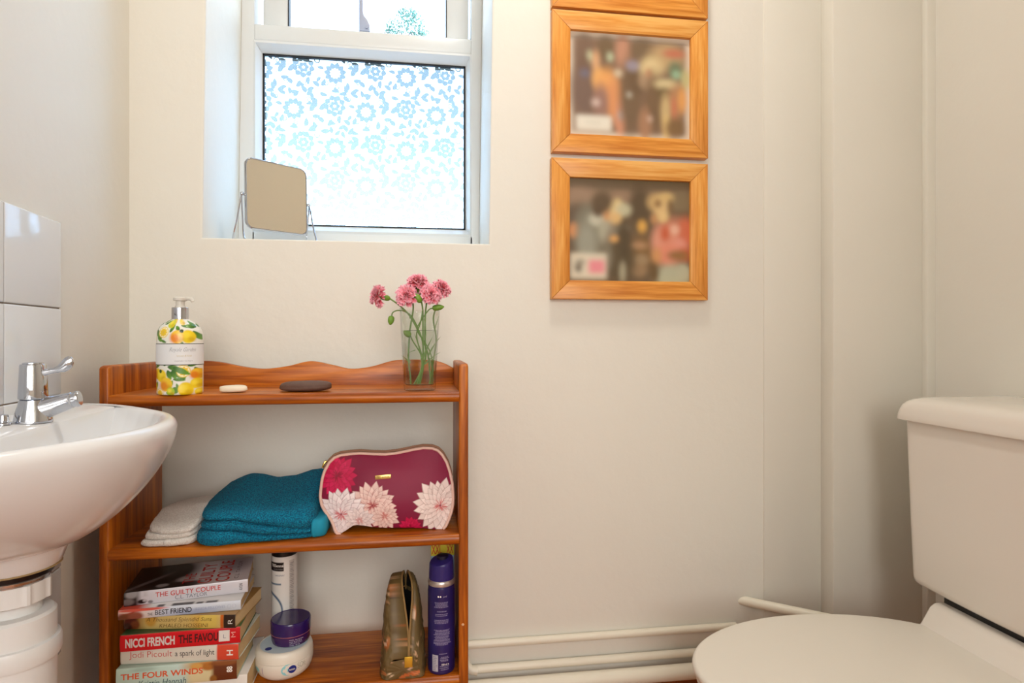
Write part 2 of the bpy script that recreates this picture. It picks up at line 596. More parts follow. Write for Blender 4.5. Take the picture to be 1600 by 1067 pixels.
def motif(cx, cz):
    S = 0.0275
    for k in range(11):                                   # round daisy
        poly(0, leaf_pts(cx, cz, 2 * PI * k / 11 + 0.2, S, S * 0.235, start=S * 0.40), 0)
    for k in range(6):
        ribbon(0, spiral(cx + S * 0.22 * math.cos(k * 1.05), cz + S * 0.22 * math.sin(k * 1.05), S * 0.12, 0.7, k, 1, 8), 0.0007, 0)
    px, pz = cx - 0.076, cz + 0.012                        # layered peony
    for k in range(9):
        poly(0, leaf_pts(px, pz, 2 * PI * k / 9 + 0.5, S * 1.0, S * 0.27, start=S * 0.50), 0)
    for k in range(6):
        poly(0, leaf_pts(px, pz - 0.001, 2 * PI * k / 6 + 0.1, S * 0.50, S * 0.19, start=S * 0.10), 0)
    for (lx, lz, an, L) in ((0.038, -0.004, 0.75, 0.024), (0.050, 0.006, 1.3, 0.024), (0.060, 0.002, 0.35, 0.024), (0.056, 0.018, 2.1, 0.020), (0.045, 0.014, 2.7, 0.016), (0.044, -0.014, -0.5, 0.020),
                             (-0.034, -0.032, 0.6, 0.020), (-0.040, -0.036, 1.9, 0.021), (-0.050, -0.040, 3.0, 0.019), (-0.036, -0.048, -0.9, 0.020), (-0.056, -0.050, -1.8, 0.018),
                             (0.026, -0.042, 0.9, 0.022), (0.036, -0.048, 0.1, 0.022), (0.022, -0.054, -1.3, 0.021), (0.010, -0.046, 2.6, 0.020), (0.006, -0.058, -2.4, 0.018),
                             (-0.010, 0.036, 1.2, 0.018), (-0.020, 0.034, 2.2, 0.018), (-0.002, 0.033, 0.2, 0.018),
                             (0.070, -0.032, 1.8, 0.021), (0.080, -0.038, 0.5, 0.020), (0.068, -0.048, -0.6, 0.021), (0.058, -0.040, 2.9, 0.017), (-0.028, 0.008, 2.3, 0.017), (-0.034, -0.012, 3.5, 0.016),
                             (0.030, 0.036, 0.4, 0.022), (0.028, 0.040, 1.6, 0.022), (-0.046, 0.040, 2.6, 0.020), (-0.050, 0.044, 1.2, 0.020), (-0.062, -0.012, -2.2, 0.020), (-0.090, -0.024, -1.0, 0.020), (0.090, 0.000, -1.2, 0.018), (0.000, -0.034, -1.8, 0.014)):
        poly(0, leaf_pts(cx + lx, cz + lz, an, L, L * 0.27, curl=0.5), 0)
    for (sx, sz, r, tr, a0, hd) in ((-0.042, 0.030, 0.0095, 1.25, 1.0, 1), (0.036, 0.024, 0.0085, 1.3, 3.4, -1), (0.006, -0.034, 0.0080, 1.3, 0.2, 1),
                                     (-0.022, -0.026, 0.0070, 1.2, 2.2, -1), (0.056, -0.022, 0.0090, 1.3, 4.4, 1), (-0.066, -0.028, 0.0070, 1.2, 5.0, -1), (0.084, 0.018, 0.0080, 1.2, 0.6, 1)):
        ribbon(0, spiral(cx + sx, cz + sz, r, tr, a0, hd, 18), 0.00125, 0)
    ribbon(0, [(cx - 0.028 + 0.075 * t, cz - 0.028 - 0.020 * math.sin(PI * t * 0.9)) for t in np.linspace(0, 1, 10)], 0.0008, 0)
    ribbon(0, [(cx + 0.020 + 0.05 * t, cz - 0.006 + 0.03 * t * t) for t in np.linspace(0, 1, 8)], 0.0008, 0)
    ribbon(0, [(cx - 0.05 + 0.03 * t, cz - 0.01 - 0.03 * t + 0.008 * math.sin(5 * t)) for t in np.linspace(0, 1, 8)], 0.0008, 0)
for iz in range(-1, 6):
    for ix in range(-2, 5):
        motif(-0.2145 + ix * PX + (0.43 * PX if iz % 2 else 0), 1.609 - iz * PZ * 0.52)
from mathutils.geometry import delaunay_2d_cdt
ex0, ex1, ez0, ez1 = GX0 - 0.05, GX1 + 0.05, GZ0 - 0.05, GZ1 + 0.05
def area2(sh):
    return sum(p[0] * q[1] - q[0] * p[1] for p, q in zip(sh, sh[1:] + sh[:1]))
cv, cf = [Vector(p) for p in ((ex0, ez0), (ex1, ez0), (ex1, ez1), (ex0, ez1))], [[0, 1, 2, 3]]
for sh in SHAPES:
    if all(ex0 < p[0] < ex1 and ez0 < p[1] < ez1 for p in sh) and any(GX0 < p[0] < GX1 and GZ0 < p[1] < GZ1 for p in sh):
        if area2(sh) < 0:
            sh = sh[::-1]
        k0 = len(cv)
        cv += [Vector(p) for p in sh]
        cf.append(list(range(k0, k0 + len(sh))))
rv, re_, rf, _o1, _o2, of_ = delaunay_2d_cdt(cv, [], cf, 0, 1e-6)
bm = NB()
bv = [bm.verts.new((p.x, FYP, p.y)) for p in rv]
for f_, src in zip(rf, of_):
    try:
        q = bm.faces.new([bv[i] for i in f_])
        q.material_index = 1 if len([k for k in src if k != 0]) else 0
    except ValueError:
        pass
for no, co in (((-1, 0, 0), (GX0, 0, 0)), ((1, 0, 0), (GX1, 0, 0)), ((0, 0, -1), (0, 0, GZ0)), ((0, 0, 1), (0, 0, GZ1))):
    bmesh.ops.bisect_plane(bm, geom=bm.verts[:] + bm.edges[:] + bm.faces[:], plane_co=co, plane_no=no, clear_outer=True)
obj('floral_film', bm, [M['frost'], M['film_pattern']], pane, smooth=False)

# upper light: sash set back, clear glass, stay
bm = NB()
SY = WF + 0.035
for b4 in ((-0.388, -0.3285, 1.700, 2.015), (0.0607, 0.118, 1.700, 2.015)):
    box(bm, b4[0], b4[1], SY, SY + 0.045, b4[2], b4[3], 0.004, 2)
box(bm, -0.388, 0.118, SY, SY + 0.045, 1.700, 1.722, 0.004, 2)
box(bm, -0.388, 0.118, SY, SY + 0.045, 1.975, 2.015, 0.004, 2)
obj('sash', bm, M['upvc'], win)
bm = NB()
for x in (-0.3285, 0.0592):
    box(bm, x, x + 0.0022, SY - 0.001, SY + 0.02, 1.722, 1.975)
obj('gasket', bm, M['gasket'], win, smooth=False)
obj('window_pane', box(NB(), -0.330, 0.062, SY + 0.022, SY + 0.026, 1.72, 1.98), glass_sheet('clear_window_glass', (250, 253, 255), 0.04), win, smooth=False)
bm = NB()
prism(bm, [(-0.1575, 1.98), (-0.1575, 1.722), (-0.1305, 1.722), (-0.131, 1.738), (-0.136, 1.750), (-0.1455, 1.762), (-0.1475, 1.775), (-0.1475, 1.98)], 'y', SY - 0.006, SY + 0.006, 0.002, 2)
tube(bm, [(-0.1385, SY - 0.009, 1.731), (-0.1385, SY - 0.003, 1.731)], 0.004)
obj('casement_stay', bm, mat('stay_grey_plastic', (166, 174, 194), 0.4), win)

# tree beyond the window
tr = thing('tree', 'leafy tree bough outside the clear upper window pane', 'tree', (1.25, 9.0, -0.2))
bm = NB()
tube(bm, catmull([(1.25, 9.0, -0.2), (1.22, 9.02, 2.5), (1.15, 9.0, 4.2), (0.95, 9.0, 5.02), (0.55, 9.0, 5.20), (0.10, 9.0, 5.17), (-0.20, 9.0, 5.19), (-0.40, 9.0, 5.21)], 6), [0.16 - 0.145 * min(1, k / 42) for k in range(43)], 10)
for k in range(9):
    x0 = 0.05 - 0.06 * k
    tube(bm, [(x0, 9, 5.18), (x0 - 0.03, 9 + 0.05 * math.cos(k), 5.30), (x0 - 0.02 + 0.05 * math.sin(k * 2.1), 9, 5.42)], [0.018, 0.012, 0.006], 6)
obj('trunk', bm, mat('tree_bark', (96, 84, 70), 0.9, bump=0.5, bscale=30), tr)
bm = NB()
rnd = random.Random(4)
clumps = [(-0.22, 5.62, 0.16), (-0.40, 5.47, 0.13), (-0.10, 5.52, 0.17), (-0.02, 5.40, 0.12), (-0.30, 5.33, 0.16), (-0.48, 5.40, 0.07), (-0.28, 5.69, 0.08), (-0.12, 5.67, 0.07), (-0.05, 5.31, 0.15), (-0.44, 5.30, 0.11), (-0.2, 5.23, 0.10)]
for cx, cz, r in clumps:
    for k in range(int(9000 * r * r) + 40):
        v = Vector((rnd.gauss(0, 1), rnd.gauss(0, 1), rnd.gauss(0, 1))).normalized() * r * rnd.random() ** 0.4
        c = Vector((cx, 9.0, cz)) + v
        s = rnd.uniform(0.012, 0.024)
        d = Vector((rnd.uniform(-1, 1), rnd.uniform(-1, 1), rnd.uniform(-1, 1))).normalized()
        e = d.orthogonal().normalized()
        bm.faces.new([bm.verts.new(c + d * s * a_ + e * s * b_) for a_, b_ in ((-1, 0), (0, -.55), (1, 0), (0, .55))])
obj('crown', bm, mat('tree_leaves', (86, 132, 118), 0.6, var=0.35, vscale=9), tr, smooth=False)

# ------------------------------------------------------------------ framed pictures
def mitred_rail(bm, x0, x1, z0, z1, w, side, y0, y1):
    """One mitred rail of a picture frame with eased edges."""
    if side == 'b': P = [(x0, z0), (x1, z0), (x1 - w, z0 + w), (x0 + w, z0 + w)]
    if side == 't': P = [(x0 + w, z1 - w), (x1 - w, z1 - w), (x1, z1), (x0, z1)]
    if side == 'l': P = [(x0, z0), (x0 + w, z0 + w), (x0 + w, z1 - w), (x0, z1)]
    if side == 'r': P = [(x1 - w, z0 + w), (x1, z0), (x1, z1), (x1 - w, z1 - w)]
    cx, cz = sum(p[0] for p in P) / 4, sum(p[1] for p in P) / 4
    e = 0.00025
    P = [(p[0] + math.copysign(e, cx - p[0]) * 0.5, p[1] + math.copysign(e, cz - p[1]) * 0.5) for p in P]
    return prism(bm, P, 'y', y0, y1, 0.0012, 2)

def picture(name, label, x0, x1, z0, z1, painter, off):
    t = thing(name, label, 'picture', ((x0 + x1) / 2, WY, z0), group='framed pictures on the wall')
    w = 0.0405
    for sd in 'btlr':
        obj('frame_rail', mitred_rail(NB(), x0, x1, z0, z1, w, sd, WY - 0.0205, WY - 0.0005), M['frame_x' if sd in 'bt' else 'frame_z'], t)
    px0, px1, pz0, pz1 = x0 + w - 0.003, x1 - w + 0.003, z0 + w - 0.003, z1 - w + 0.003
    o, a, b = grid_obj('print', 150, 124, lambda u, v: (px0 + (px1 - px0) * u, WY - 0.0115, pz0 + (pz1 - pz0) * v), M['print'], t)
    P = Paint(a, b, (150, 120, 90))
    painter(P)
    P.blur(151, 125, 3)
    P.apply(o)
    obj('backing_board', box(NB(), px0, px1, WY - 0.011, WY - 0.002, pz0, pz1), M['paper'], t, smooth=False)
    return t

def paint_crowd(P):
    """Soft, out-of-focus street scene: colours only."""
    P.rect(-1, 2, -1, 2, (214, 200, 180))
    P.rect(0.035, 0.955, 0.05, 0.945, (128, 100, 78), soft=0.03)
    S = dict(soft=0.75)
    for e in ((0.13, 0.80, .07, .16, (118, 92, 72)), (0.30, 0.84, .07, .12, (112, 90, 62)), (0.44, 0.83, .06, .16, (186, 136, 108)), (0.60, 0.86, .10, .10, (118, 96, 70)),
              (0.80, 0.80, .14, .13, (186, 156, 112)), (0.17, 0.75, .022, .07, (186, 186, 150)), (0.335, 0.77, .026, .045, (178, 184, 150)), (0.86, 0.84, .09, .04, (188, 112, 84)),
              (0.87, 0.68, .06, .09, (112, 122, 92)), (0.88, 0.64, .035, .04, (150, 180, 146)), (0.96, 0.60, .04, .10, (190, 182, 130)),
              (0.13, 0.66, .05, .09, (112, 84, 62)), (0.13, 0.44, .11, .24, (116, 92, 78)), (0.13, 0.60, .04, .04, (112, 104, 116)),
              (0.30, 0.60, .055, .08, (112, 88, 60)), (0.22, 0.72, .03, .10, (208, 160, 116)), (0.24, 0.56, .05, .10, (222, 168, 100)),
              (0.31, 0.50, .09, .15, (224, 160, 92)), (0.37, 0.36, .075, .20, (212, 144, 92)), (0.26, 0.34, .06, .16, (150, 112, 96)), (0.42, 0.20, .04, .18, (216, 150, 116)),
              (0.22, 0.33, .035, .04, (196, 172, 160)), (0.42, 0.22, .025, .05, (190, 170, 160)),
              (0.50, 0.40, .09, .36, (116, 92, 66)), (0.55, 0.55, .07, .12, (108, 84, 58)), (0.52, 0.70, .055, .05, (150, 140, 150)), (0.40, 0.62, .035, .04, (200, 180, 150)),
              (0.67, 0.68, .09, .11, (214, 192, 142)), (0.64, 0.56, .07, .08, (168, 140, 110)), (0.65, 0.64, .03, .05, (190, 144, 106)), (0.70, 0.35, .08, .28, (118, 92, 64)),
              (0.80, 0.54, .10, .05, (206, 188, 142)), (0.78, 0.45, .06, .06, (112, 92, 58)), (0.88, 0.38, .07, .16, (176, 130, 90)), (0.93, 0.40, .035, .12, (218, 156, 88)),
              (0.79, 0.28, .04, .16, (196, 170, 120)), (0.80, 0.12, .035, .12, (216, 184, 122)), (0.62, 0.14, .05, .16, (166, 124, 92)), (0.87, 0.12, .08, .10, (128, 98, 62)),
              (0.86, 0.32, .02, .10, (196, 116, 84)), (0.49, 0.42, .02, .025, (184, 178, 160)), (0.66, 0.20, .02, .03, (200, 170, 150))):
        P.ell(*e, **S)
    P.rect(0.06, 0.345, 0.065, 0.205, (226, 220, 204), soft=0.025)
    P.rect(0.13, 0.26, 0.125, 0.15, (196, 190, 172), soft=0.03, alpha=0.7)

def paint_pair(P):
    """Soft, out-of-focus portrait of two people: colours only."""
    P.rect(-1, 2, -1, 2, (104, 84, 58))
    S = dict(soft=0.7)
    P.rect(-.1, 1.1, 0.70, 1.1, (124, 102, 76), soft=0.2)
    P.rect(-.1, 1.1, 0.93, 1.1, (104, 86, 56), soft=0.08)
    for e in ((0.10, 0.80, .16, .10, (152, 124, 98)), (0.45, 0.82, .12, .06, (148, 120, 94)), (0.10, 0.62, .14, .14, (98, 80, 58)), (0.58, 0.72, .09, .20, (88, 70, 44)),
              (0.92, 0.80, .12, .09, (128, 110, 80)), (0.05, 0.49, .04, .07, (224, 148, 82)), (0.60, 0.545, .036, .06, (216, 164, 76)), (0.45, 0.52, .04, .035, (150, 148, 124)),
              (0.60, 0.30, .10, .16, (128, 96, 54)), (0.57, 0.36, .07, .03, (178, 136, 96)), (0.59, 0.22, .06, .05, (158, 132, 96)), (0.57, 0.12, .07, .06, (150, 120, 84)),
              (0.18, 0.47, .12, .26, (130, 126, 106)), (0.15, 0.36, .07, .18, (150, 148, 130)), (0.24, 0.60, .07, .06, (196, 192, 170)), (0.30, 0.50, .055, .12, (168, 162, 138)),
              (0.36, 0.38, .06, .16, (140, 130, 110)), (0.42, 0.22, .12, .24, (88, 72, 42)), (0.45, 0.40, .05, .20, (80, 64, 36)), (0.44, 0.10, .025, .10, (164, 156, 128)), (0.31, 0.24, .05, .12, (122, 112, 90)),
              (0.37, 0.67, .055, .10, (220, 186, 132)), (0.40, 0.71, .045, .09, (220, 196, 140)), (0.45, 0.70, .06, .06, (190, 184, 150)), (0.39, 0.62, .04, .05, (214, 176, 116)), (0.31, 0.65, .03, .06, (204, 150, 96)),
              (0.27, 0.76, .085, .10, (92, 72, 44)), (0.24, 0.68, .04, .06, (88, 68, 42)), (0.37, 0.42, .035, .03, (220, 164, 92)),
              (0.86, 0.44, .14, .18, (214, 136, 106)), (0.76, 0.40, .08, .16, (216, 150, 124)), (0.96, 0.50, .07, .14, (204, 108, 74)), (0.79, 0.48, .04, .08, (196, 94, 58)), (0.90, 0.36, .07, .08, (222, 150, 130)),
              (0.82, 0.28, .10, .12, (220, 138, 110)), (0.95, 0.28, .06, .07, (196, 96, 56)), (0.87, 0.52, .04, .05, (226, 176, 150)), (0.90, 0.27, .09, .05, (146, 104, 58)), (0.72, 0.26, .04, .08, (204, 146, 92)),
              (0.73, 0.78, .085, .085, (204, 170, 112)), (0.80, 0.83, .06, .05, (208, 176, 116)), (0.76, 0.70, .06, .09, (216, 182, 126)), (0.73, 0.77, .03, .04, (140, 106, 60)), (0.77, 0.64, .045, .05, (222, 190, 130)), (0.70, 0.62, .03, .05, (190, 140, 92)), (0.83, 0.74, .02, .08, (120, 92, 56)),
              (0.84, 0.06, .14, .12, (178, 178, 150)), (0.94, 0.10, .06, .09, (182, 180, 152)), (0.70, 0.10, .04, .10, (104, 80, 44))):
        P.ell(*e, **S)
    P.rect(0.02, 0.31, 0.035, 0.275, (216, 206, 182), soft=0.03)
    P.ell(0.085, 0.14, .03, .05, (110, 100, 84), soft=0.9)
    P.ell(0.10, 0.19, .035, .03, (150, 140, 120), soft=0.9)
    P.rect(0.165, 0.295, 0.085, 0.215, (228, 140, 146), soft=0.035)

def paint_upper(P):
    P.rect(0.035, 0.955, 0.05, 0.945, (132, 104, 80), soft=0.03)

picture('framed_picture', 'honey pine frame with a blurred pair facing each other, lowest of the column', 0.2733, 0.6282, 1.0352, 1.3382, paint_pair, 0)
picture('framed_picture', 'honey pine frame with a blurred crowd and pale border, middle of the column', 0.2748, 0.6288, 1.3508, 1.6558, paint_crowd, 1)
picture('framed_picture', 'honey pine frame cut off by the top of the photo', 0.2748, 0.6284, 1.6620, 1.9670, paint_upper, 2)

# ------------------------------------------------------------------ shelf unit
SXL, SXR = -0.5075, 0.0784
SYF, SYB = 1.050, 1.253
ZT, ZM, ZB = 0.8595, 0.6145, 0.3720            # tops of the three boards
su = thing('shelf_unit', 'orange stained pine shelf unit with a wavy top rail, standing against the back wall', 'shelf', ((SXL + SXR) / 2, (SYF + SYB) / 2, 0))
def side(x0, x1):
    # panel with rounded upper front corner, seen from the side in (y, z)
    pts = [(SYF, 0.0), (SYB, 0.0), (SYB, 0.9035)]
    pts += [(SYB - 0.004, 0.9065), (SYF + 0.012, 0.9072)]
    pts += [(SYF + 0.004, 0.9055), (SYF + 0.001, 0.9025)]
    bm = NB()
    prism(bm, pts, 'x', x0, x1, 0.0038, 3)
    return bm
obj('side_panel', side(SXL, SXL + 0.0160), M['pine_z'], su)
obj('side_panel', side(SXR - 0.0165, SXR), M['pine_z'], su)
def board(zt, th, yf):
    r = th / 2
    pts = [(SYB - 0.017, zt), (SYB - 0.017, zt - th)]
    for k in range(0, 13):
        a_ = -PI / 2 - PI * k / 12
        pts.append((yf + 0.9 * r + 0.9 * r * math.cos(a_), zt - r + r * math.sin(a_)))
    bm = NB()
    prism(bm, pts, 'x', SXL + 0.0155, SXR - 0.016)
    return bm
obj('shelf_board', board(ZT, 0.0185, SYF - 0.003), M['pine_x'], su, sharp=50)
obj('shelf_board', board(ZM, 0.0185, SYF - 0.003), M['pine_x'], su, sharp=50)
obj('shelf_board', board(ZB, 0.0185, SYF - 0.003), M['pine_x'], su, sharp=50)
obj('shelf_board', board(0.13, 0.0185, SYF - 0.003), M['pine_x'], su, sharp=50)
bx = [-0.4920, -0.470, -0.440, -0.4109, -0.382, -0.3413, -0.3025, -0.2586, -0.2166, -0.1742, -0.1399, -0.1004, -0.0605, -0.0316, 0.0, 0.0255, 0.0447, 0.0620]
bz = [0.8910, 0.8985, 0.9055, 0.9073, 0.9046, 0.8958, 0.8915, 0.8968, 0.9058, 0.8978, 0.8903, 0.8945, 0.9055, 0.9078, 0.9078, 0.9055, 0.8995, 0.8905]
top = [(p.x, p.y) for p in catmull([(x, z, 0) for x, z in zip(bx, bz)], 6)]
bm = NB()
prism(bm, [(SXR - 0.0163, ZT - 0.02), (SXL + 0.0158, ZT - 0.02)] + top, 'y', SYB - 0.0175, SYB - 0.002, 0.0022, 2)
obj('top_rail', bm, M['pine_x'], su)
# pale chips along the front edge of the right-hand upright
bm = NB()
lathe(bm, [(0.0001, -0.0006), (0.0024, -0.0006), (0.0017, 0.0006), (0.0001, 0.0009)], n=10)
bmesh.ops.rotate(bm, verts=bm.verts, matrix=Matrix.Rotation(PI / 2, 3, 'X'))
bmesh.ops.translate(bm, verts=bm.verts, vec=(SXR - 0.0095, SYF - 0.0001, 0.4585))
obj('filler_spot', bm, mat('pale_filler', (222, 178, 136), 0.8), su)

# ------------------------------------------------------------------ heating pipes
def pipe(label, pts, r, name='heating_pipe', group='painted heating pipes'):
    p = [Vector(q) for q in pts]
    bm = NB()
    tube(bm, [q - p[0] for q in p], r, 20)
    o = obj(name, bm, M['pipe_paint'], None, True, base=None)
    o.location = p[0]
    return tag(o, label, 'pipe', group)
pipe('cream painted thin pipe, uppermost of three running along the back wall', [(-0.50, WY - 0.0093, 0.3035), (0.70, WY - 0.0093, 0.3015)], 0.0083)
pipe('cream painted thin pipe, middle of three running along the back wall', [(-0.50, WY - 0.0105, 0.2512), (0.90, WY - 0.0105, 0.2495)], 0.0088)
pipe('cream painted thick pipe, lowest of three running along the back wall', [(-0.50, WY - 0.030, 0.2222), (0.90, WY - 0.030, 0.2190)], 0.0165)
pipe('short cream pipe coming out of the wall behind the toilet seat', [(0.690, WY + 0.03, 0.352), (0.7225, WY + 0.004, 0.352), (0.905, WY - 0.142, 0.3505), (0.985, WY - 0.206, 0.350)], 0.0105, 'water_pipe', None)
bm = NB()   # lumpy painted bracket by the shelf
tube(bm, [(0, 0, 0), (0.0, -0.010, -0.012), (0.008, -0.014, -0.022), (0.022, -0.015, -0.024)], [0.006, 0.008, 0.0095, 0.0098], 14)
o = obj('pipe_clip', bm, M['pipe_paint'])
o.location = (0.0930, WY - 0.001, 0.274)
tag(o, 'cream painted clip on the middle pipe beside the shelf upright', 'clip')

# ------------------------------------------------------------------ tiled splashback on the left wall
sp = thing('splashback', 'white tiled splashback on the left wall above and below the basin', 'tiles', wl(0, -0.45, 0.45), TH)
bm, bg = NB(), NB()
tz = [1.1240, 0.9945, 0.8650, 0.7355, 0.6060, 0.4765]
q_edge = -0.2935
for i in range(5):
    for j in range(5):
        q1 = q_edge - j * 0.150
        box(bm, 0.0, 0.0072, q1 - 0.1485 + 0.45, q1 + 0.45, tz[i + 1] + 0.0016 - 0.45, tz[i] - 0.45, 0.0018, 3)
box(bg, 0.0, 0.0050, q_edge - 0.75 + 0.45, q_edge - 0.002 + 0.45, tz[5] - 0.45, tz[0] - 0.002 - 0.45)
obj('tile', bm, M['tile'], sp, local=True)
obj('grout', bg, M['grout'], sp, smooth=False, local=True)

# ------------------------------------------------------------------ wash basin (built in the left wall's own axes)
BQ = -0.565
RIM = 0.853
def local_thing(name, label, cat, p, q, z, **k):
    return thing(name, label, cat, wl(p, q, z), TH, **k)
bas = local_thing('wash_basin', 'small white ceramic wash basin fixed to the left wall', 'basin', 0, BQ, 0.70)
tab_q = [0.276, 0.272, 0.262, 0.245, 0.22, 0.19, 0.16, 0.12, 0.08, 0.04, 0.0]
tab_p = [0.008, 0.0315, 0.060, 0.0887, 0.117, 0.144, 0.169, 0.1975, 0.217, 0.2285, 0.2325]
half = list(zip(tab_q, tab_p))
front = half + [(-q, p) for q, p in half[-2::-1]]
front = [(v.x, v.y) for v in catmull([(q, p, 0) for q, p in front], 6)]
back = [(-0.276 + 0.552 * t, 0.008) for t in np.linspace(0, 1, 40)[1:-1]]
out = [(p, q) for q, p in front] + [(p, q) for q, p in back]
cen = (0.0752, 0.0)
n = len(out)
cir = []
for p, q in out:
    a_ = math.atan2(q - cen[1], p - cen[0])
    cir.append((cen[0] + 0.0525 * math.cos(a_), cen[1] + 0.0525 * math.sin(a_)))
def front_p(q):
    return interp(abs(q), tab_q[::-1], tab_p[::-1])
nf = len(front)
inn = [(max(0.096, front_p(q * 0.80) - 0.0195) if i < nf else 0.096, q * 0.80) for i, (p, q) in enumerate(out)]
ic = (0.145, 0.0)
def scl(ring, c, s, z):
    return [(c[0] + (p - c[0]) * s, c[1] + (q - c[1]) * s, z - 0.70) for p, q in ring]
def off(ring, d, z):
    m = (0.09, 0.0)
    r = []
    for p, q in ring:
        l = math.hypot(p - m[0], q - m[1])
        k = (l - d) / l
        r.append((max(0.0077, m[0] + (p - m[0]) * k), m[1] + (q - m[1]) * k, z - 0.70))
    return r
rr = []
for s in (0.03, 0.2, 0.4, 0.6, 0.75, 0.86, 0.93, 0.97, 1.0):
    rr.append(scl(inn, ic, s, RIM - 0.004 - 0.060 * (1 - s ** 3.0)))
rr.append(scl(inn, ic, 1.02, RIM - 0.0022))
for d, z in ((0.013, RIM - 0.0005), (0.009, RIM), (0.005, RIM - 0.001), (0.002, RIM - 0.004), (0.0, RIM - 0.009), (0.0005, RIM - 0.014)):
    rr.append(off(out, d, z))
ZBOT = 0.722
for k in range(1, 25):
    t = k / 24
    zz = RIM - 0.014 - (RIM - 0.014 - ZBOT) * math.sin(t * PI / 2) ** 1.15
    dep = (RIM - 0.014 - zz) / (RIM - 0.014 - ZBOT)
    s = max(0.0, 1 - dep ** 1.5) ** (1 / 1.45)
    rr.append([(c_[0] + (o_[0] - c_[0]) * s * 0.995, c_[1] + (o_[1] - c_[1]) * s * 0.995, zz - 0.70) for o_, c_ in zip(out, cir)])
bm = NB()
rings(bm, rr, True, True, True)
bmesh.ops.remove_doubles(bm, verts=bm.verts, dist=1e-6)
obj('bowl', bm, M['ceramic'], bas, local=True, sharp=70)
bm = NB()
lathe(bm, [(0.0530, 0.024), (0.0515, 0.020), (0.0450, 0.002), (0.0425, 0.0)], (cen[0], 0, 0.0), 48)
obj('waste_boss', bm, M['ceramic'], bas, local=True)
bm = NB()
lathe(bm, [(0.0435, 0.0005), (0.0452, -0.0006), (0.0425, -0.0018)], (cen[0], 0, 0.0), 48)
lathe(bm, [(0.0526, 0.0245), (0.0536, 0.0236), (0.0522, 0.0225)], (cen[0], 0, 0.0), 48)
obj('limescale_line', bm, M['stain'], bas, local=True, label='brown limescale line under the bowl')
bm = NB()
lathe(bm, [(0.0072, 0), (0.0072, 0.002), (0.0050, 0.003), (0.0050, 0.009), (0.0042, 0.0112), (0.002, 0.0118)], (0.0538, 0.026, RIM - 0.70 - 0.0006), 20)
obj('chain_stay', bm, M['chrome'], bas, local=True)

tap = local_thing('lever_tap', 'chrome lever tap standing on the basin ledge', 'tap', 0.0735, -0.5185, RIM - 0.0012)
bm = NB()
lathe(bm, [(0.0235, 0.0), (0.0238, 0.0012), (0.0232, 0.004), (0.0212, 0.012), (0.0182, 0.020), (0.0168, 0.0262), (0.0150, 0.0272)], (0, 0, 0), 40, sy=0.9)
obj('tap_body', bm, M['chrome'], tap, local=True)
bm = NB()
path = catmull([(0.002, 0, 0.0140), (0.018, 0, 0.0172), (0.034, 0, 0.0215), (0.0475, 0, 0.0250)], 5)
tube(bm, path, [0.0155 - 0.0062 * (i / (len(path) - 1)) ** 0.8 for i in range(len(path))], 20)
obj('spout', bm, M['chrome'], tap, local=True)
bm = NB()
d = Vector((0.955, 0, 0.20)).normalized()
c0 = Vector((0.0465, 0, 0.0247))
tube(bm, [c0, c0 + d * 0.0015, c0 + d * 0.003, c0 + d * 0.0036, c0 + d * 0.0075, c0 + d * 0.0081, c0 + d * 0.0115, c0 + d * 0.013], [0.0088, 0.0096, 0.0096, 0.0088, 0.0088, 0.0097, 0.0096, 0.0085], 24)
obj('spout_nozzle', bm, M['chrome'], tap, local=True)
bm = NB()
lathe(bm, [(0.0150, 0.0268), (0.0176, 0.0280), (0.0178, 0.0292), (0.0158, 0.0668), (0.0150, 0.0682), (0.0128, 0.0686), (0.0126, 0.0698), (0.0112, 0.0704), (0.002, 0.0706)], (0, 0, 0), 40)
obj('tap_head', bm, M['chrome'], tap, local=True)
bm = NB()
def er(c, dirv, wy, wz, n=16):
    dirv = Vector(dirv).normalized()
    up = Vector((-dirv.z, 0, dirv.x))
    return [Vector(c) + Vector((0, 1, 0)) * wy * math.cos(2 * PI * k / n) + up * wz * math.sin(2 * PI * k / n) for k in range(n)]
rr = []
for x, z, wy, wz in ((0.006, 0.0575, 0.0050, 0.0044), (0.012, 0.0580, 0.0050, 0.0044), (0.020, 0.0592, 0.0040, 0.0036), (0.028, 0.0607, 0.0036, 0.0034), (0.034, 0.0625, 0.0040, 0.0045), (0.039, 0.0650, 0.0042, 0.0068), (0.044, 0.0685, 0.0042, 0.0078), (0.048, 0.0712, 0.0038, 0.0068), (0.0505, 0.0728, 0.0028, 0.0042), (0.0514, 0.0734, 0.001, 0.0014)):
    rr.append(er((x, -0.003, z), (0.9, 0, 0.35 if x > 0.03 else 0.12), wy, wz))
rings(bm, rr)
obj('tap_lever', bm, M['chrome'], tap, local=True)

for o in tap.children:
    for v in o.data.vertices:
        v.co.x *= 0.82
        v.co.y *= 0.82

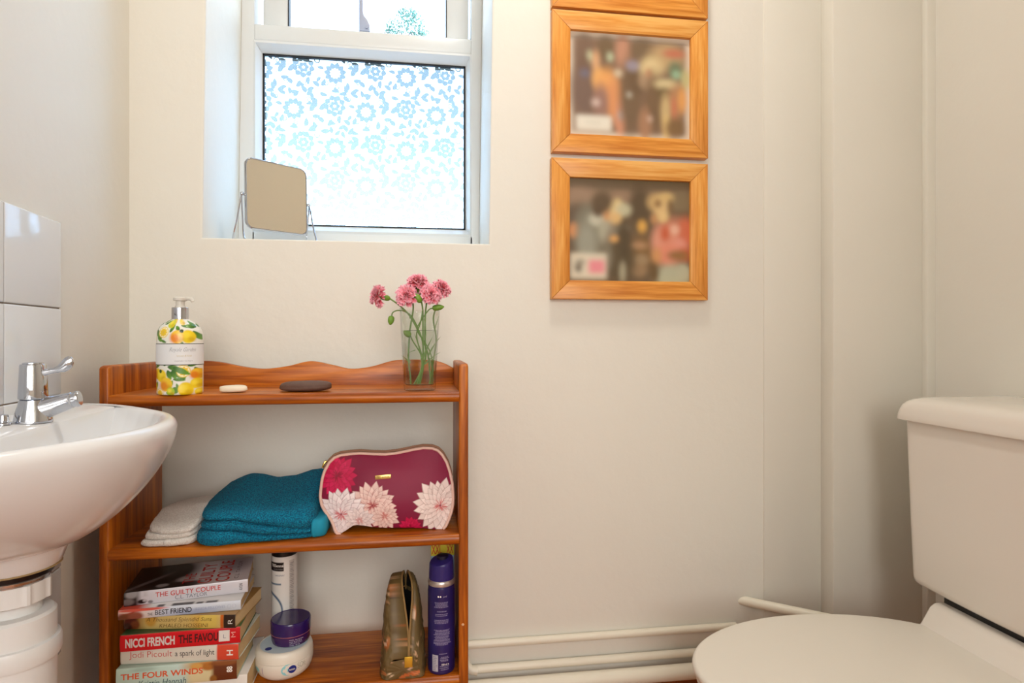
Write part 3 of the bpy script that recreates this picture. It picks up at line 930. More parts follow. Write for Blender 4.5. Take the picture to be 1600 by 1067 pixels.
trap = local_thing('bottle_trap', 'white plastic waste trap hanging under the wash basin', 'waste trap', cen[0], BQ, 0.40)
def tl(prof):
    bm = NB()
    lathe(bm, [(r, z - 0.40) for r, z in prof], (0, 0, 0), 56)
    return bm
obj('rubber_washer', tl([(0.037, 0.700), (0.0385, 0.699), (0.0375, 0.692), (0.036, 0.6905)]), M['black'], trap, local=True, label='black rubber washer')
obj('waste_flange', tl([(0.0350, 0.6915), (0.0352, 0.6905), (0.0345, 0.6870), (0.0335, 0.6862), (0.0335, 0.6835)]), M['steel'], trap, local=True, label='grey metal waste thread')
bm = NB()
NR = 72
prof = [(0.0315, 0.6855), (0.0340, 0.6848), (0.0340, 0.6640), (0.0325, 0.6628)]
rr = []
for r, z in prof:
    ring = []
    for k in range(NR):
        a_ = 2 * PI * k / NR
        rad = r + (0.0022 if (k % 9) in (0, 1) and 0.664 <= z <= 0.685 else 0)
        ring.append((rad * math.cos(a_), rad * math.sin(a_), z - 0.40))
    rr.append(ring)
rings(bm, rr)
obj('compression_nut', bm, M['plastic_white'], trap, local=True)
obj('tailpipe', tl([(0.0262, 0.668), (0.0262, 0.648)]), M['plastic_white'], trap, local=True)
obj('trap_body', tl([(0.0262, 0.6505), (0.0285, 0.6512), (0.0370, 0.6500), (0.0398, 0.6470), (0.0400, 0.6210), (0.0400, 0.59), (0.0395, 0.56), (0.0385, 0.50), (0.036, 0.47), (0.02, 0.452), (0.004, 0.448)]), M['plastic_white'], trap, local=True)
obj('trap_collar', tl([(0.0398, 0.6205), (0.0432, 0.6195), (0.0445, 0.6165), (0.0445, 0.6025), (0.0430, 0.5985), (0.0398, 0.5978)]), M['plastic_white'], trap, local=True)
bm = NB()
tube(bm, [(-0.010, 0.010, 0.232), (-0.040, 0.030, 0.232), (-0.0670, 0.048, 0.232)], 0.017, 20)
obj('outlet_pipe', bm, M['plastic_white'], trap, local=True)

# ------------------------------------------------------------------ toilet
TY = 0.910
toi = thing('toilet', 'white close coupled toilet with its lid down, cistern against the right wall', 'toilet', (0.80, TY, 0))
def ell_ring(cx, a_, b_, z, x_max, n=96, dx=0.0):
    r = []
    for k in range(n):
        t = 2 * PI * k / n
        x = cx + a_ * math.cos(t)
        r.append((min(x, x_max), TY + b_ * math.sin(t), z))
    return r
def slab(cx, a_, b_, z0, z1, x_max, r=0.006, dome=0.0):
    rr = []
    for k in range(6):
        t = k / 5 * PI / 2
        i_ = r * (1 - math.sin(t))
        rr.append(ell_ring(cx, a_ - i_, b_ - i_, z0 + r * (1 - math.cos(t)), x_max - i_))
    for k in range(6):
        t = k / 5 * PI / 2
        i_ = r * (1 - math.cos(t))
        rr.append(ell_ring(cx, a_ - i_, b_ - i_, z1 - r + r * math.sin(t), x_max - i_))
    for s in (0.9, 0.7, 0.4, 0.1):
        rr.append([(cx + (p[0] - cx) * s, TY + (p[1] - TY) * s, z1 + dome * (1 - s * s)) for p in rr[11]])
    bm = NB()
    rings(bm, rr)
    return bm
obj('seat_lid', slab(0.702, 0.270, 0.1765, 0.4045, 0.420, 0.930, 0.0070, 0.0015), M['seat'], toi, sharp=60)
obj('seat_ring', slab(0.703, 0.264, 0.173, 0.386, 0.4035, 0.925, 0.006), M['seat'], toi, sharp=60)
# pan with its raised rear shelf
rr = []
for z, cx, a_, b_ in ((0.0, 0.80, 0.20, 0.105), (0.02, 0.80, 0.198, 0.102), (0.12, 0.795, 0.19, 0.092), (0.22, 0.765, 0.215, 0.115), (0.30, 0.735, 0.235, 0.150), (0.35, 0.715, 0.250, 0.166), (0.375, 0.712, 0.254, 0.170), (0.3855, 0.712, 0.252, 0.168)):
    rr.append(ell_ring(cx, a_, b_, z, 0.98))
bm = NB()
rings(bm, rr)
obj('pan', bm, M['toilet'], toi, sharp=60)
pts = [(0.880, 0.300), (0.880, 0.402), (0.902, 0.408), (0.918, 0.4215), (0.929, 0.4385), (0.937, 0.4505), (0.946, 0.4565), (0.958, 0.458), (1.12, 0.458), (1.12, 0.300)]
bm = NB()
prism(bm, [(p[0], p[1]) for p in pts], 'y', TY - 0.105, TY + 0.107, 0.006, 3)
obj('pan_shelf', bm, M['toilet'], toi)
def rrect(x0, x1, y0, y1, rf, rb, bow, z, n=10):
    """Rounded rectangle, front at x0; bow pushes the middle of the front out."""
    P = []
    for cx, cy, r, a0 in ((x0 + rf, y1 - rf, rf, PI / 2), (x0 + rf, y0 + rf, rf, PI), (x1 - rb, y0 + rb, rb, 3 * PI / 2), (x1 - rb, y1 - rb, rb, 0)):
        for k in range(n + 1):
            t = a0 + k / n * PI / 2
            P.append((cx + r * math.cos(t), cy + r * math.sin(t), z))
        if a0 == PI / 2:
            for k in range(1, 12):
                yy = (y1 - rf) + ((y0 + rf) - (y1 - rf)) * k / 12
                P.append((x0 - bow * math.sin(PI * k / 12), yy, z))
    return P
rr = []
yc = 0.9025
for z, xf, hw, i_ in ((0.474, 0.944, 0.172, 0.012), (0.4755, 0.944, 0.172, 0.005), (0.480, 0.944, 0.172, 0.0015), (0.488, 0.944, 0.172, 0.0), (0.60, 0.942, 0.1765, 0), (0.70, 0.9405, 0.180, 0), (0.795, 0.939, 0.1835, 0)):
    rr.append(rrect(xf + i_, RX - 0.004, yc - hw + i_, yc + hw - i_, 0.022, 0.01, 0.004, z))
bm = NB()
rings(bm, rr)
obj('cistern', bm, M['toilet'], toi, sharp=60)
obj('gap_shade_block', box(NB(), 0.962, 1.12, TY - 0.15, TY + 0.10, 0.455, 0.477, 0.002), M['black'], toi, label='black block darkening the gap under the cistern')  # black block added to deepen the shade between cistern and pan
rr = []
for z, i_ in ((0.7915, 0.004), (0.7915, 0.0), (0.7935, -0.0006), (0.803, 0.0010), (0.812, 0.0030), (0.820, 0.006), (0.827, 0.0115), (0.832, 0.0195), (0.8352, 0.031), (0.8375, 0.050), (0.8385, 0.080)):
    rr.append(rrect(0.9295 + i_, RX - 0.003 - max(0, i_ * 0.3), yc - 0.1985 + i_, yc + 0.1985 - i_, max(0.024, 0.026), 0.01, 0.004, z))
bm = NB()
rings(bm, rr)
obj('cistern_lid', bm, M['toilet'], toi, sharp=60)
for sy in (-0.07, 0.07):
    bm = NB()
    tube(bm, [(0.915, TY + sy - 0.012, 0.412), (0.915, TY + sy + 0.012, 0.412)], 0.0075, 16)
    obj('seat_hinge', bm, M['seat'], toi)

# ------------------------------------------------------------------ mirror on the sill
A_M = R(39)
mc = Vector((-0.3130, 1.386, 1.2555))
mir = thing('shaving_mirror', 'small chrome framed mirror on a wire stand at the left of the window sill', 'mirror', (mc.x, mc.y, oz0), A_M)
mw, mh, mr = 0.068, 0.0735, 0.0145
def rr2(hw, hh, r, y, n=8):
    P = []
    for cx, cz, a0 in ((hw - r, hh - r, 0), (-hw + r, hh - r, PI / 2), (-hw + r, -hh + r, PI), (hw - r, -hh + r, 3 * PI / 2)):
        for k in range(n + 1):
            t = a0 + k / n * PI / 2
            P.append(Vector((cx + r * math.cos(t), y, cz + r * math.sin(t))))
    return P
tilt = Matrix.Rotation(R(-2), 3, 'X')
up = Vector((0, 0, mc.z - oz0))
tz_ = lambda P: [tilt @ p + up for p in P]
bm = NB()
rings(bm, [tz_(rr2(mw - 0.0015, mh - 0.0015, mr - 0.001, -0.0035)), tz_(rr2(mw - 0.0015, mh - 0.0015, mr - 0.001, -0.0005))])
obj('mirror_glass', bm, mat('mirror_silver', (226, 220, 206), 0.015, 1.0), mir, smooth=False, local=True)
bm = NB()
rings(bm, [tz_(rr2(mw - 0.0015, mh - 0.0015, mr - 0.001, 0.0005)), tz_(rr2(mw - 0.0015, mh - 0.0015, mr - 0.001, 0.0035))])
obj('backing', bm, M['upvc_grey'], mir, smooth=False, local=True)
bm = NB()
tube(bm, tz_(rr2(mw, mh, mr, -0.001)), 0.0026, 10, closed=True)
obj('mirror_rim', bm, M['chrome'], mir, local=True)
for sx in (-1, 1):
    bm = NB()
    x = sx * (mw + 0.0075)
    pv = Vector((x, 0, up.z - 0.004))
    tube(bm, [pv + Vector((-sx * 0.006, 0, 0)), pv + Vector((sx * 0.003, 0, 0))], 0.0032, 12)
    bmesh.ops.create_uvsphere(bm, u_segments=14, v_segments=10, radius=0.0042, matrix=Matrix.Translation(pv))
    obj('pivot_knob', bm, M['chrome'], mir, local=True)
    bm = NB()
    tube(bm, catmull([pv + Vector((sx * 0.001, 0, 0)), pv + Vector((sx * 0.004, 0.014, -0.05)), Vector((x + sx * 0.006, 0.030, 0.0022)), Vector((x - sx * 0.012, 0.034, 0.0020))], 6), 0.0017, 8)
    tube(bm, catmull([pv + Vector((sx * 0.001, 0, 0)), pv + Vector((sx * 0.004, -0.012, -0.05)), Vector((x + sx * 0.006, -0.026, 0.0022)), Vector((x - sx * 0.012, -0.030, 0.0020))], 6), 0.0017, 8)
    obj('wire_leg', bm, M['chrome'], mir, local=True)

# ------------------------------------------------------------------ books
BL = 0.0
bk = 'paperbacks stacked on the bottom shelf'
I_BLACK = ink('black', (30, 28, 30))
I_RED = ink('red', (200, 52, 44))
I_WHITE = ink('white', (238, 232, 224))
I_GREY = ink('grey', (120, 122, 132))
I_DKRED = ink('dark_red', (70, 10, 14))
I_NAVY = ink('navy', (34, 40, 66))
I_BROWN = ink('brown', (92, 66, 30))
I_SILVER = ink('silver', (214, 206, 200), 0.35)
I_TEAL = ink('teal', (52, 88, 92))
I_ORANGE = ink('orange', (220, 92, 48))

def book(name_label, pl, pr, zb, T, W, painter, texts, pages=None):
    """pl / pr: ends of the spine on the shelf plan (x, y); the book lies flat, spine to the viewer."""
    a = Vector((pl[0], pl[1], zb))
    dx, dy = pr[0] - pl[0], pr[1] - pl[1]
    L = math.hypot(dx, dy)
    t = thing('paperback_book', name_label, 'book', a, math.atan2(dy, dx), group=bk)
    sp = 0.0016                                   # slight curve of the spine
    prof = [(W, 0.0, -1)]
    prof += [(W * (1 - k / 10), 0.0, -1) for k in range(1, 10)]
    ns = 22
    for k in range(ns + 1):
        z = T * k / ns
        y = 0.0012 - sp * math.sin(PI * k / ns) ** 0.6
        prof.append((y, z, 0))
    nt_ = 44
    prof += [(W * k / nt_, T, 1) for k in range(1, nt_ + 1)]
    nx = 150
    bm = NB()
    V = [[bm.verts.new((L * i / nx, y, z)) for i in range(nx + 1)] for y, z, k in prof]
    for r0, r1 in zip(V[:-1], V[1:]):
        for i in range(nx):
            bm.faces.new((r0[i], r0[i + 1], r1[i + 1], r1[i]))
    o = obj('cover', bm, M['print_gloss'], t, True, True, sharp=40)
    xs = np.tile(np.linspace(0, 1, nx + 1), len(prof))
    zz = np.repeat([p[1] / T for p in prof], nx + 1)
    yy = np.repeat([p[0] / W for p in prof], nx + 1)
    kk = np.repeat([p[2] for p in prof], nx + 1)
    painter(o, xs, yy, zz, kk)
    so = o.modifiers.new('board', 'SOLIDIFY')
    so.thickness = 0.0005
    so.offset = -1
    bm = NB()
    box(bm, 0.0012, L - 0.0012, 0.0020, W - 0.001, 0.0008, T - 0.0008)
    obj('pages', bm, pages or M['paper'], t, False, True)
    for s, x0, x1, z0, z1, m, bold, shear, up in texts:
        if up == 'spine':
            lettering(s, (x1 - x0) * L, (z1 - z0) * T, lambda x, y, x0=x0, z0=z0: (x0 * L + x, 0.0012 - sp - 0.00025, z0 * T + y), m, t, bold, shear)
        elif up == 'cover':                       # reads away from the viewer, head to the left
            lettering(s, (z1 - z0) * W, (x1 - x0) * L, lambda x, y, x1=x1, z0=z0: (x1 * L - y, z0 * W + x, T + 0.00025), m, t, bold, shear)
        elif up == 'end':                         # small upright mark at the tail of the spine
            lettering(s, (z1 - z0) * T, (x1 - x0) * L, lambda x, y, x1=x1, z0=z0: (x1 * L - y, 0.0012 - sp - 0.00025, z0 * T + x), m, t, bold, shear)
    return t

def make_painter(base, marks, cover_base=None, cover_marks=()):
    def f(o, xs, yy, zz, kk):
        P = Paint(xs, np.where(kk == 0, zz, 5.0), base)
        for mk in marks:
            getattr(P, mk[0])(*mk[1], **(mk[2] if len(mk) > 2 else {}))
        Q = Paint(xs, np.where(kk == 1, yy, 5.0), cover_base or base)
        for mk in cover_marks:
            getattr(Q, mk[0])(*mk[1], **(mk[2] if len(mk) > 2 else {}))
        P.c = np.where((kk == 0)[:, None], P.c, Q.c)
        P.apply(o)
    return f
def rc(x0, x1, y0, y1, c, soft=0.02, alpha=1.0): return ('rect', (x0, x1, y0, y1, c), dict(soft=soft, alpha=alpha))
def el(cx, cy, rx, ry, c, soft=0.5, rot=0.0, alpha=1.0): return ('ell', (cx, cy, rx, ry, c), dict(soft=soft, rot=rot, alpha=alpha))

# white book at the bottom of the stack, mostly below the picture
book('large white book at the bottom of the paperback stack', (-0.475, 1.027), (-0.279, 1.034), ZB, 0.0375, 0.128,
     make_painter((232, 228, 220), [], (236, 232, 226)), [])
z = ZB + 0.038
book('mint and brown paperback with orange title letters, under the cream one', (-0.4660, 1.0165), (-0.2915, 1.0215), z, 0.0310, 0.110,
     make_painter((186, 210, 196), [rc(0.40, 0.62, -1, 2, (196, 218, 208), .2), rc(0.60, 1.2, -1, 2, (214, 190, 130), .12), rc(0.60, 1.1, 0.72, 1.2, (186, 132, 66), .2),
        el(0.70, 0.30, .10, .5, (220, 206, 160)), el(0.76, .78, .06, .2, (176, 108, 40)), el(0.66, .82, .05, .14, (212, 158, 80)), rc(0.795, 1.2, -1, 2, (104, 50, 22), .035), el(.80, .12, .03, .2, (150, 96, 40)), el(.90, .9, .12, .14, (136, 76, 32)), el(.22, .9, .10, .10, (140, 160, 146), .8, alpha=.5)],
        (176, 196, 180)),
     [('THE FOUR WINDS', 0.040, 0.715, 0.46, 0.76, I_ORANGE, 0.022, 0, 'spine'), ('Kristin Hannah', 0.18, 0.575, 0.03, 0.36, I_TEAL, -0.004, 0.25, 'spine'),
      ('88', 0.915, 0.965, 0.40, 0.70, I_WHITE, 0.03, 0, 'end')])
z += 0.0315
book('cream paperback with a red tail and thin serif letters, under the red one', (-0.4655, 1.0300), (-0.2885, 1.0200), z, 0.0240, 0.110,
     make_painter((222, 214, 200), [rc(0.815, 1.2, -1, 2, (216, 74, 48), .012)], (206, 212, 200)),
     [('Jodi Picoult', 0.075, 0.435, 0.30, 0.82, I_RED, -0.012, 0.0, 'spine'), ('a spark of light', 0.46, 0.795, 0.30, 0.78, I_BLACK, -0.002, 0.0, 'spine'),
      ('H', 0.90, 0.955, 0.32, 0.68, I_WHITE, 0.02, 0, 'end')])
z += 0.0245
book('bright red paperback with bold white and dark letters and a white sticker', (-0.4615, 1.0190), (-0.2870, 1.0240), z, 0.0252, 0.110,
     make_painter((206, 12, 26), [], (58, 92, 52), [el(.30, .06, .25, .05, (30, 60, 40)), rc(-.1, 1.1, -1, .03, (120, 130, 90), .02)]),
     [('NICCI FRENCH', 0.045, 0.450, 0.24, 0.80, I_SILVER, 0.035, 0, 'spine'), ('THE FAVOU', 0.480, 0.815, 0.26, 0.80, I_DKRED, 0.028, 0, 'spine'),
      ('M', 0.925, 0.962, 0.40, 0.74, ink('pale_pink', (236, 170, 160)), 0.0, 0, 'end')])
red = [o for o in COL.objects if o.get('label', '').startswith('bright red paperback')][0]
bm = NB()
box(bm, 0.1430, 0.1592, -0.00105, -0.0004, 0.0048, 0.0222, 0.0003, 1)
obj('price_sticker', bm, mat('white_sticker', (226, 220, 214), 0.6), red, local=True, label='white sticker')
lettering('L', 0.0035, 0.006, lambda x, y: (0.1500 + x, -0.0012, 0.0100 + y), I_GREY, red, -0.01)
z += 0.0257
book('yellow gold paperback with handwritten style title and black tail band', (-0.4650, 1.0400), (-0.2930, 1.0195), z, 0.0208, 0.110,
     make_painter((206, 178, 108), [rc(0.0, 0.16, -1, 2, (150, 100, 36), .1), el(.06, .5, .07, .5, (84, 26, 18)), el(.10, .35, .04, .3, (120, 60, 30)), el(.03, .2, .04, .3, (60, 20, 14)), el(.24, .7, .05, .5, (196, 148, 60)), rc(0.62, 0.80, -1, 2, (206, 164, 70), .12), el(.76, .6, .08, .8, (214, 186, 90)),
        rc(0.865, 0.895, -1, 2, (196, 96, 30), .01), rc(0.893, 1.2, -1, 2, (48, 30, 20), .01)], (160, 120, 60)),
     [('A Thousand Splendid Suns', 0.20, 0.79, 0.50, 0.90, I_BROWN, -0.012, 0.3, 'spine'), ('KHALED HOSSEINI', 0.32, 0.755, 0.14, 0.42, I_BROWN, -0.012, 0.12, 'spine'),
      ('R', 0.935, 0.975, 0.35, 0.72, I_WHITE, -0.01, 0, 'end')])
z += 0.0212
book('white and pale blue paperback with a red corner, second from the top', (-0.4670, 1.0250), (-0.2895, 1.0370), z, 0.0152, 0.112,
     make_painter((206, 212, 222), [rc(0.0, 0.30, -1, 2, (222, 206, 200), .15), rc(.40, .80, -1, .6, (166, 178, 204), .25), rc(0.0, 0.16, -1, 2, (170, 62, 40), .08), el(.06, .2, .08, .4, (120, 66, 40)), el(.14, .3, .06, .4, (150, 80, 60)), el(.05, .85, .06, .2, (224, 190, 176)), el(.18, .9, .20, .14, (206, 80, 60))], (220, 218, 216),
        [rc(0.30, 0.36, -1, .10, (40, 36, 34), .02), rc(0.42, 0.60, -1, .10, (44, 40, 38), .02), rc(.62, .68, -1, .08, (40, 36, 34), .02), rc(.70, .80, -1, .09, (44, 40, 38), .02), rc(-.1, .2, -1, 1.2, (196, 70, 50), .1)]),
     [('THE', 0.235, 0.275, 0.26, 0.52, I_BLACK, 0.0, 0, 'spine'), ('BEST', 0.295, 0.405, 0.26, 0.76, I_BLACK, 0.006, 0, 'spine'), ('FRIEND', 0.420, 0.592, 0.26, 0.78, I_BLACK, 0.012, 0, 'spine'),
      ('JESSICA FELLOWES', 0.615, 0.868, 0.32, 0.66, ink('faint_blue', (150, 156, 180)), -0.01, 0, 'spine'), ('OO', 0.885, 0.960, 0.30, 0.72, ink('faint_blue_mark', (170, 176, 196)), -0.03, 0, 'spine')])
z += 0.0156
book('grey white paperback with a dark photo and red title, top of the stack', (-0.4640, 1.0370), (-0.2870, 1.0685), z, 0.0212, 0.112,
     make_painter((210, 206, 212), [rc(-.1, .115, -1, 2, (36, 30, 30), .05), el(.06, .85, .05, .3, (150, 146, 146)), el(.03, .3, .05, .25, (120, 112, 112)), el(.14, .25, .035, .16, (20, 16, 18)), el(.16, .30, .015, .09, (190, 186, 190)), rc(.15, .18, .6, 1.2, (190, 186, 190), .04), el(.205, .16, .02, .12, (130, 126, 130))],
        (226, 218, 216), [rc(-.1, .38, -1, 2, (44, 34, 30), .10), el(.30, .70, .22, .50, (30, 22, 20)), el(.42, .10, .20, .14, (36, 26, 24)), el(.28, .15, .05, .06, (160, 156, 156)), el(.15, .35, .03, .30, (120, 110, 108), .8, -.5), el(.46, .32, .07, .10, (178, 168, 164), .9), el(.86, .75, .12, .3, (132, 122, 132), .9), rc(.62, 1.2, -1, 2, (214, 206, 210), .3, .3)]),
     [('THE GUILTY COUPLE', 0.245, 0.770, 0.46, 0.82, I_RED, 0.006, 0, 'spine'), ('C.L. TAYLOR', 0.400, 0.660, 0.14, 0.42, I_GREY, 0.0, 0, 'spine'), ('AVON', 0.925, 0.955, 0.24, 0.76, I_BLACK, 0.0, 0, 'end'),
      ('THE', 0.44, 0.53, 0.12, 0.50, I_RED, 0.0, 0, 'cover'), ('GUILTY', 0.565, 0.685, 0.05, 0.85, I_RED, 0.012, 0, 'cover'), ('COUPLE', 0.715, 0.835, 0.05, 0.92, I_RED, 0.012, 0, 'cover'), ('C.L. TAYLOR', 0.875, 0.91, 0.10, 0.85, I_DKRED, -0.01, 0, 'cover')])

# ------------------------------------------------------------------ soap dispenser on the top board
SC0 = Vector((-0.3945, 1.0740, ZT + 0.0003))
sd = thing('soap_dispenser', 'pump soap bottle printed with yellow lemons and green leaves, on the top shelf', 'soap bottle', SC0)
RX_, RY_ = 0.0345, 0.0310
def body_fn(a, b):
    ph = 2 * PI * a + PI / 2                      # seam at the back
    z = 0.1225 * b
    prof_z = [0, 0.0012, 0.003, 0.090, 0.098, 0.104, 0.1105, 0.1155, 0.1195, 0.1225]
    prof_r = [0.955, 0.985, 1.0, 1.0, 0.985, 0.945, 0.845, 0.700, 0.520, 0.350]
    r = interp(z, prof_z, prof_r)
    return (SC0.x + RX_ * r * math.cos(ph), SC0.y + RY_ * r * math.sin(ph), SC0.z + z)
o, a, b = grid_obj('bottle_body', 200, 150, body_fn, M['print_gloss'], sd)
ph = 2 * PI * a + PI / 2
Xp = 34.0 * np.cos(ph) + np.where(np.sin(ph) > 0, 300, 0) * (np.sin(ph) > 0.02)
Xp = np.where(np.sin(ph) > 0.02, 34.0 * np.cos(ph) + 5, Xp)
Yp = 616.0 - 0.1225 * b / 0.00105
P = Paint(Xp, Yp, (234, 232, 222))
def leafp(u, v, ang, L, W=3.0, c=(44, 96, 34), c2=(110, 160, 50)):
    P.petal(u, v, R(ang), L, W, c, c2, soft=0.9, pw=0.9)
def lemon(u, v, r, c=(238, 206, 30), c2=None, rot=0.0):
    P.ell(u, v, r, r * 1.12, c, rot, 0.18)
    P.ell(u - r * .3, v - r * .3, r * .55, r * .5, (250, 226, 70), rot, 1.0, 0.8)
    P.ell(u + r * .45, v + r * .45, r * .45, r * .4, (206, 160, 20), rot, 1.0, 0.6)
    if c2:
        P.ell(u - r * .45, v + r * .2, r * .7, r * .8, c2, rot, 0.9, 0.9)
def slice_(u, v, r):
    P.ell(u, v, r, r, (236, 200, 70), 0, .12)
    P.ell(u, v, r * .86, r * .86, (250, 244, 214), 0, .12)
    for k in range(9):
        P.petal(u, v, 2 * PI * k / 9, r * .80, r * .26, (236, 196, 40), (240, 204, 60), soft=.6, start=r * .1)
    P.ell(u, v, r * .12, r * .12, (220, 180, 90), 0, .3)
for u, v, an, L, W in ((-33, 523, 280, 15, 2.5), (-26, 508, 190, 12, 3), (-21, 507, 250, 10, 3), (-19, 509, 320, 11, 2.6), (-24, 523, 70, 13, 4), (-30, 516, 60, 15, 3.5), (-5, 521, 300, 15, 2.5), (12, 510, 10, 15, 2), (31, 513, 250, 12, 3.2), (30, 513, 200, 11, 3), (27, 518, 60, 16, 3.6), (34, 512, 300, 9, 3), (9, 518, 240, 9, 3), (-10, 536, 200, 12, 2), (12, 534, 80, 9, 2.4),
                      (-32, 575, 330, 14, 2.6), (-14, 572, 300, 12, 3.2), (-8, 573, 10, 20, 4), (-2, 578, 35, 24, 4.6), (-8, 578, 70, 16, 4), (20, 572, 340, 13, 3), (28, 574, 60, 8, 2.4), (-22, 588, 40, 9, 2.6), (0, 592, 5, 18, 2.6), (10, 593, 330, 10, 2.2), (16, 594, 250, 8, 1.5), (-6, 604, 300, 12, 3.4), (-3, 610, 350, 14, 5), (-10, 612, 20, 12, 3), (-30, 607, 290, 12, 2.6), (33, 604, 270, 9, 2.6), (8, 606, 250, 8, 2)):
    leafp(u, v, an, L, W)
lemon(-2, 503, 6, (244, 206, 110), (230, 150, 60)); lemon(15, 504, 5, (244, 214, 130)); lemon(-5, 507, 6.5, (206, 206, 40))
lemon(20.7, 527, 9.0); lemon(6.4, 527.5, 9.2, (238, 190, 26), (226, 120, 16)); lemon(-36, 530, 6)
slice_(-15.6, 520.5, 8.6)
lemon(-26, 584, 7.6, (236, 204, 40), (226, 140, 20)); lemon(-18.5, 587, 8.6); lemon(31, 584, 7.5, (234, 180, 30), (226, 120, 20)); lemon(-10, 600, 9.5, (238, 196, 40), (228, 130, 24)); lemon(17.5, 608, 10.0, (240, 206, 24)); lemon(30, 599, 7); lemon(-34, 604, 7); lemon(-3, 611, 6, (176, 200, 50)); lemon(33, 612, 5)
slice_(14.5, 580, 9.4); slice_(-21.5, 613, 6.5)
leafp(0, 574, 25, 26, 4.4); leafp(-3, 580, 55, 15, 3); leafp(11, 516, 60, 6, 3, (24, 50, 16), (40, 70, 24)); leafp(-20, 577, 90, 6, 2.6, (24, 50, 16), (40, 80, 24))
P.apply(o)
bm = NB()
zl0, zl1 = 0.0485, 0.0815
lathe(bm, [(1.0, zl0), (1.022, zl0 + 0.0002), (1.022, zl1 - 0.0002), (1.0, zl1)], (0, 0, 0), 96, False, False)
for v in bm.verts:
    v.co = (SC0.x + v.co.x * RX_, SC0.y + v.co.y * RY_, SC0.z + v.co.z)
lab = obj('label_band', bm, mat('white_label_paper', (226, 226, 226), 0.6), sd)
bm = NB()
for zz in (zl0 - 0.0003, zl1 + 0.0003):
    lathe(bm, [(1.004, zz - 0.0007), (1.016, zz - 0.0006), (1.016, zz + 0.0006), (1.004, zz + 0.0007)], (0, 0, 0), 72, False, False)
for v in bm.verts:
    v.co = (SC0.x + v.co.x * RX_, SC0.y + v.co.y * RY_, SC0.z + v.co.z)
obj('label_border', bm, mat('dark_green_border', (58, 66, 50), 0.6), sd)
def wrap(c, rx, ry, x_to_phi, z0):
    def f(x, y):
        p = x_to_phi + x / rx
        return (rx * math.sin(p), -ry * math.cos(p), z0 + y)
    return f
GREY_INK = ink('script_grey', (150, 150, 152))
GOLD_INK = ink('gold', (206, 186, 120))
def wrapped(s, w, h, phi, z0, m, parent, bold, shear, rx=RX_ * 1.03, ry=RY_ * 1.03):
    return lettering(s, w, h, wrap(None, rx, ry, phi, z0), m, parent, bold, shear)
wrapped('Royale Garden', 0.041, 0.0085, -0.14, 0.0675, GREY_INK, sd, -0.012, 0.5)
wrapped('lemon & basil', 0.022, 0.0022, 0.18, 0.0615, GOLD_INK, sd, -0.01, 0.0)
wrapped('HAND WASH', 0.026, 0.0018, 0.10, 0.0535, GREY_INK, sd, -0.01, 0.0)
bm = NB()
lathe(bm, [(0.0115, 0.1215), (0.0127, 0.1220), (0.0127, 0.1405), (0.0122, 0.1412), (0.0085, 0.1415)], SC0, 40)
obj('pump_collar', bm, M['chrome'], sd)
bm = NB()
lathe(bm, [(0.0080, 0.1412), (0.0080, 0.1440), (0.0068, 0.1445), (0.0068, 0.1520), (0.0100, 0.1525), (0.0104, 0.1538), (0.0104, 0.1570), (0.0090, 0.1585), (0.003, 0.159)], SC0, 32)
tube(bm, catmull([SC0 + Vector((0.0, 0, 0.1560)), SC0 + Vector((0.013, -0.002, 0.1560)), SC0 + Vector((0.0185, -0.003, 0.1548)), SC0 + Vector((0.0205, -0.003, 0.1510))], 5), 0.0030, 12)
obj('pump_head', bm, mat('pale_pump_plastic', (214, 208, 196), 0.35), sd)

# ------------------------------------------------------------------ pebbles
def pebble(label, c, rx, ry, rz, m, seed, group='pebbles on the top shelf'):
    bm = NB()
    bmesh.ops.create_icosphere(bm, subdivisions=5, radius=1.0)
    for v in bm.verts:
        p = v.co.copy()
        e_ = 0.85
        k = (math.hypot(p.x, p.y) ** 3.2 + abs(p.z) ** 3.2) ** (-1 / 3.2)
        p = p * k
        nz = noise.noise(p * 1.1 + Vector((seed, 0, 0))) * 0.07
        v.co = Vector((p.x * rx * (1 + nz), p.y * ry * (1 + nz), p.z * rz * (1 + nz * 1.4) + 0.06 * rz * p.x))
    lo_ = min(v.co.z for v in bm.verts)
    for v in bm.verts:
        v.co.z -= lo_
    o = obj('pebble', bm, m)
    o.location = (c[0], c[1], ZT + 0.0002)
    return tag(o, label, 'pebble', group)
pebble('small flat white pebble on the top shelf beside the lemon soap bottle', (-0.3137, 1.082), 0.0222, 0.0150, 0.0060, mat('white_stone', (236, 224, 200), 0.55, bump=0.1, bscale=60), 3.0)
pebble('larger flat dark brown pebble in the middle of the top shelf', (-0.1985, 1.090), 0.0432, 0.0235, 0.0086, mat('brown_stone', (96, 70, 58), 0.62, bump=0.3, bscale=160, var=0.25, vscale=120), 8.0)

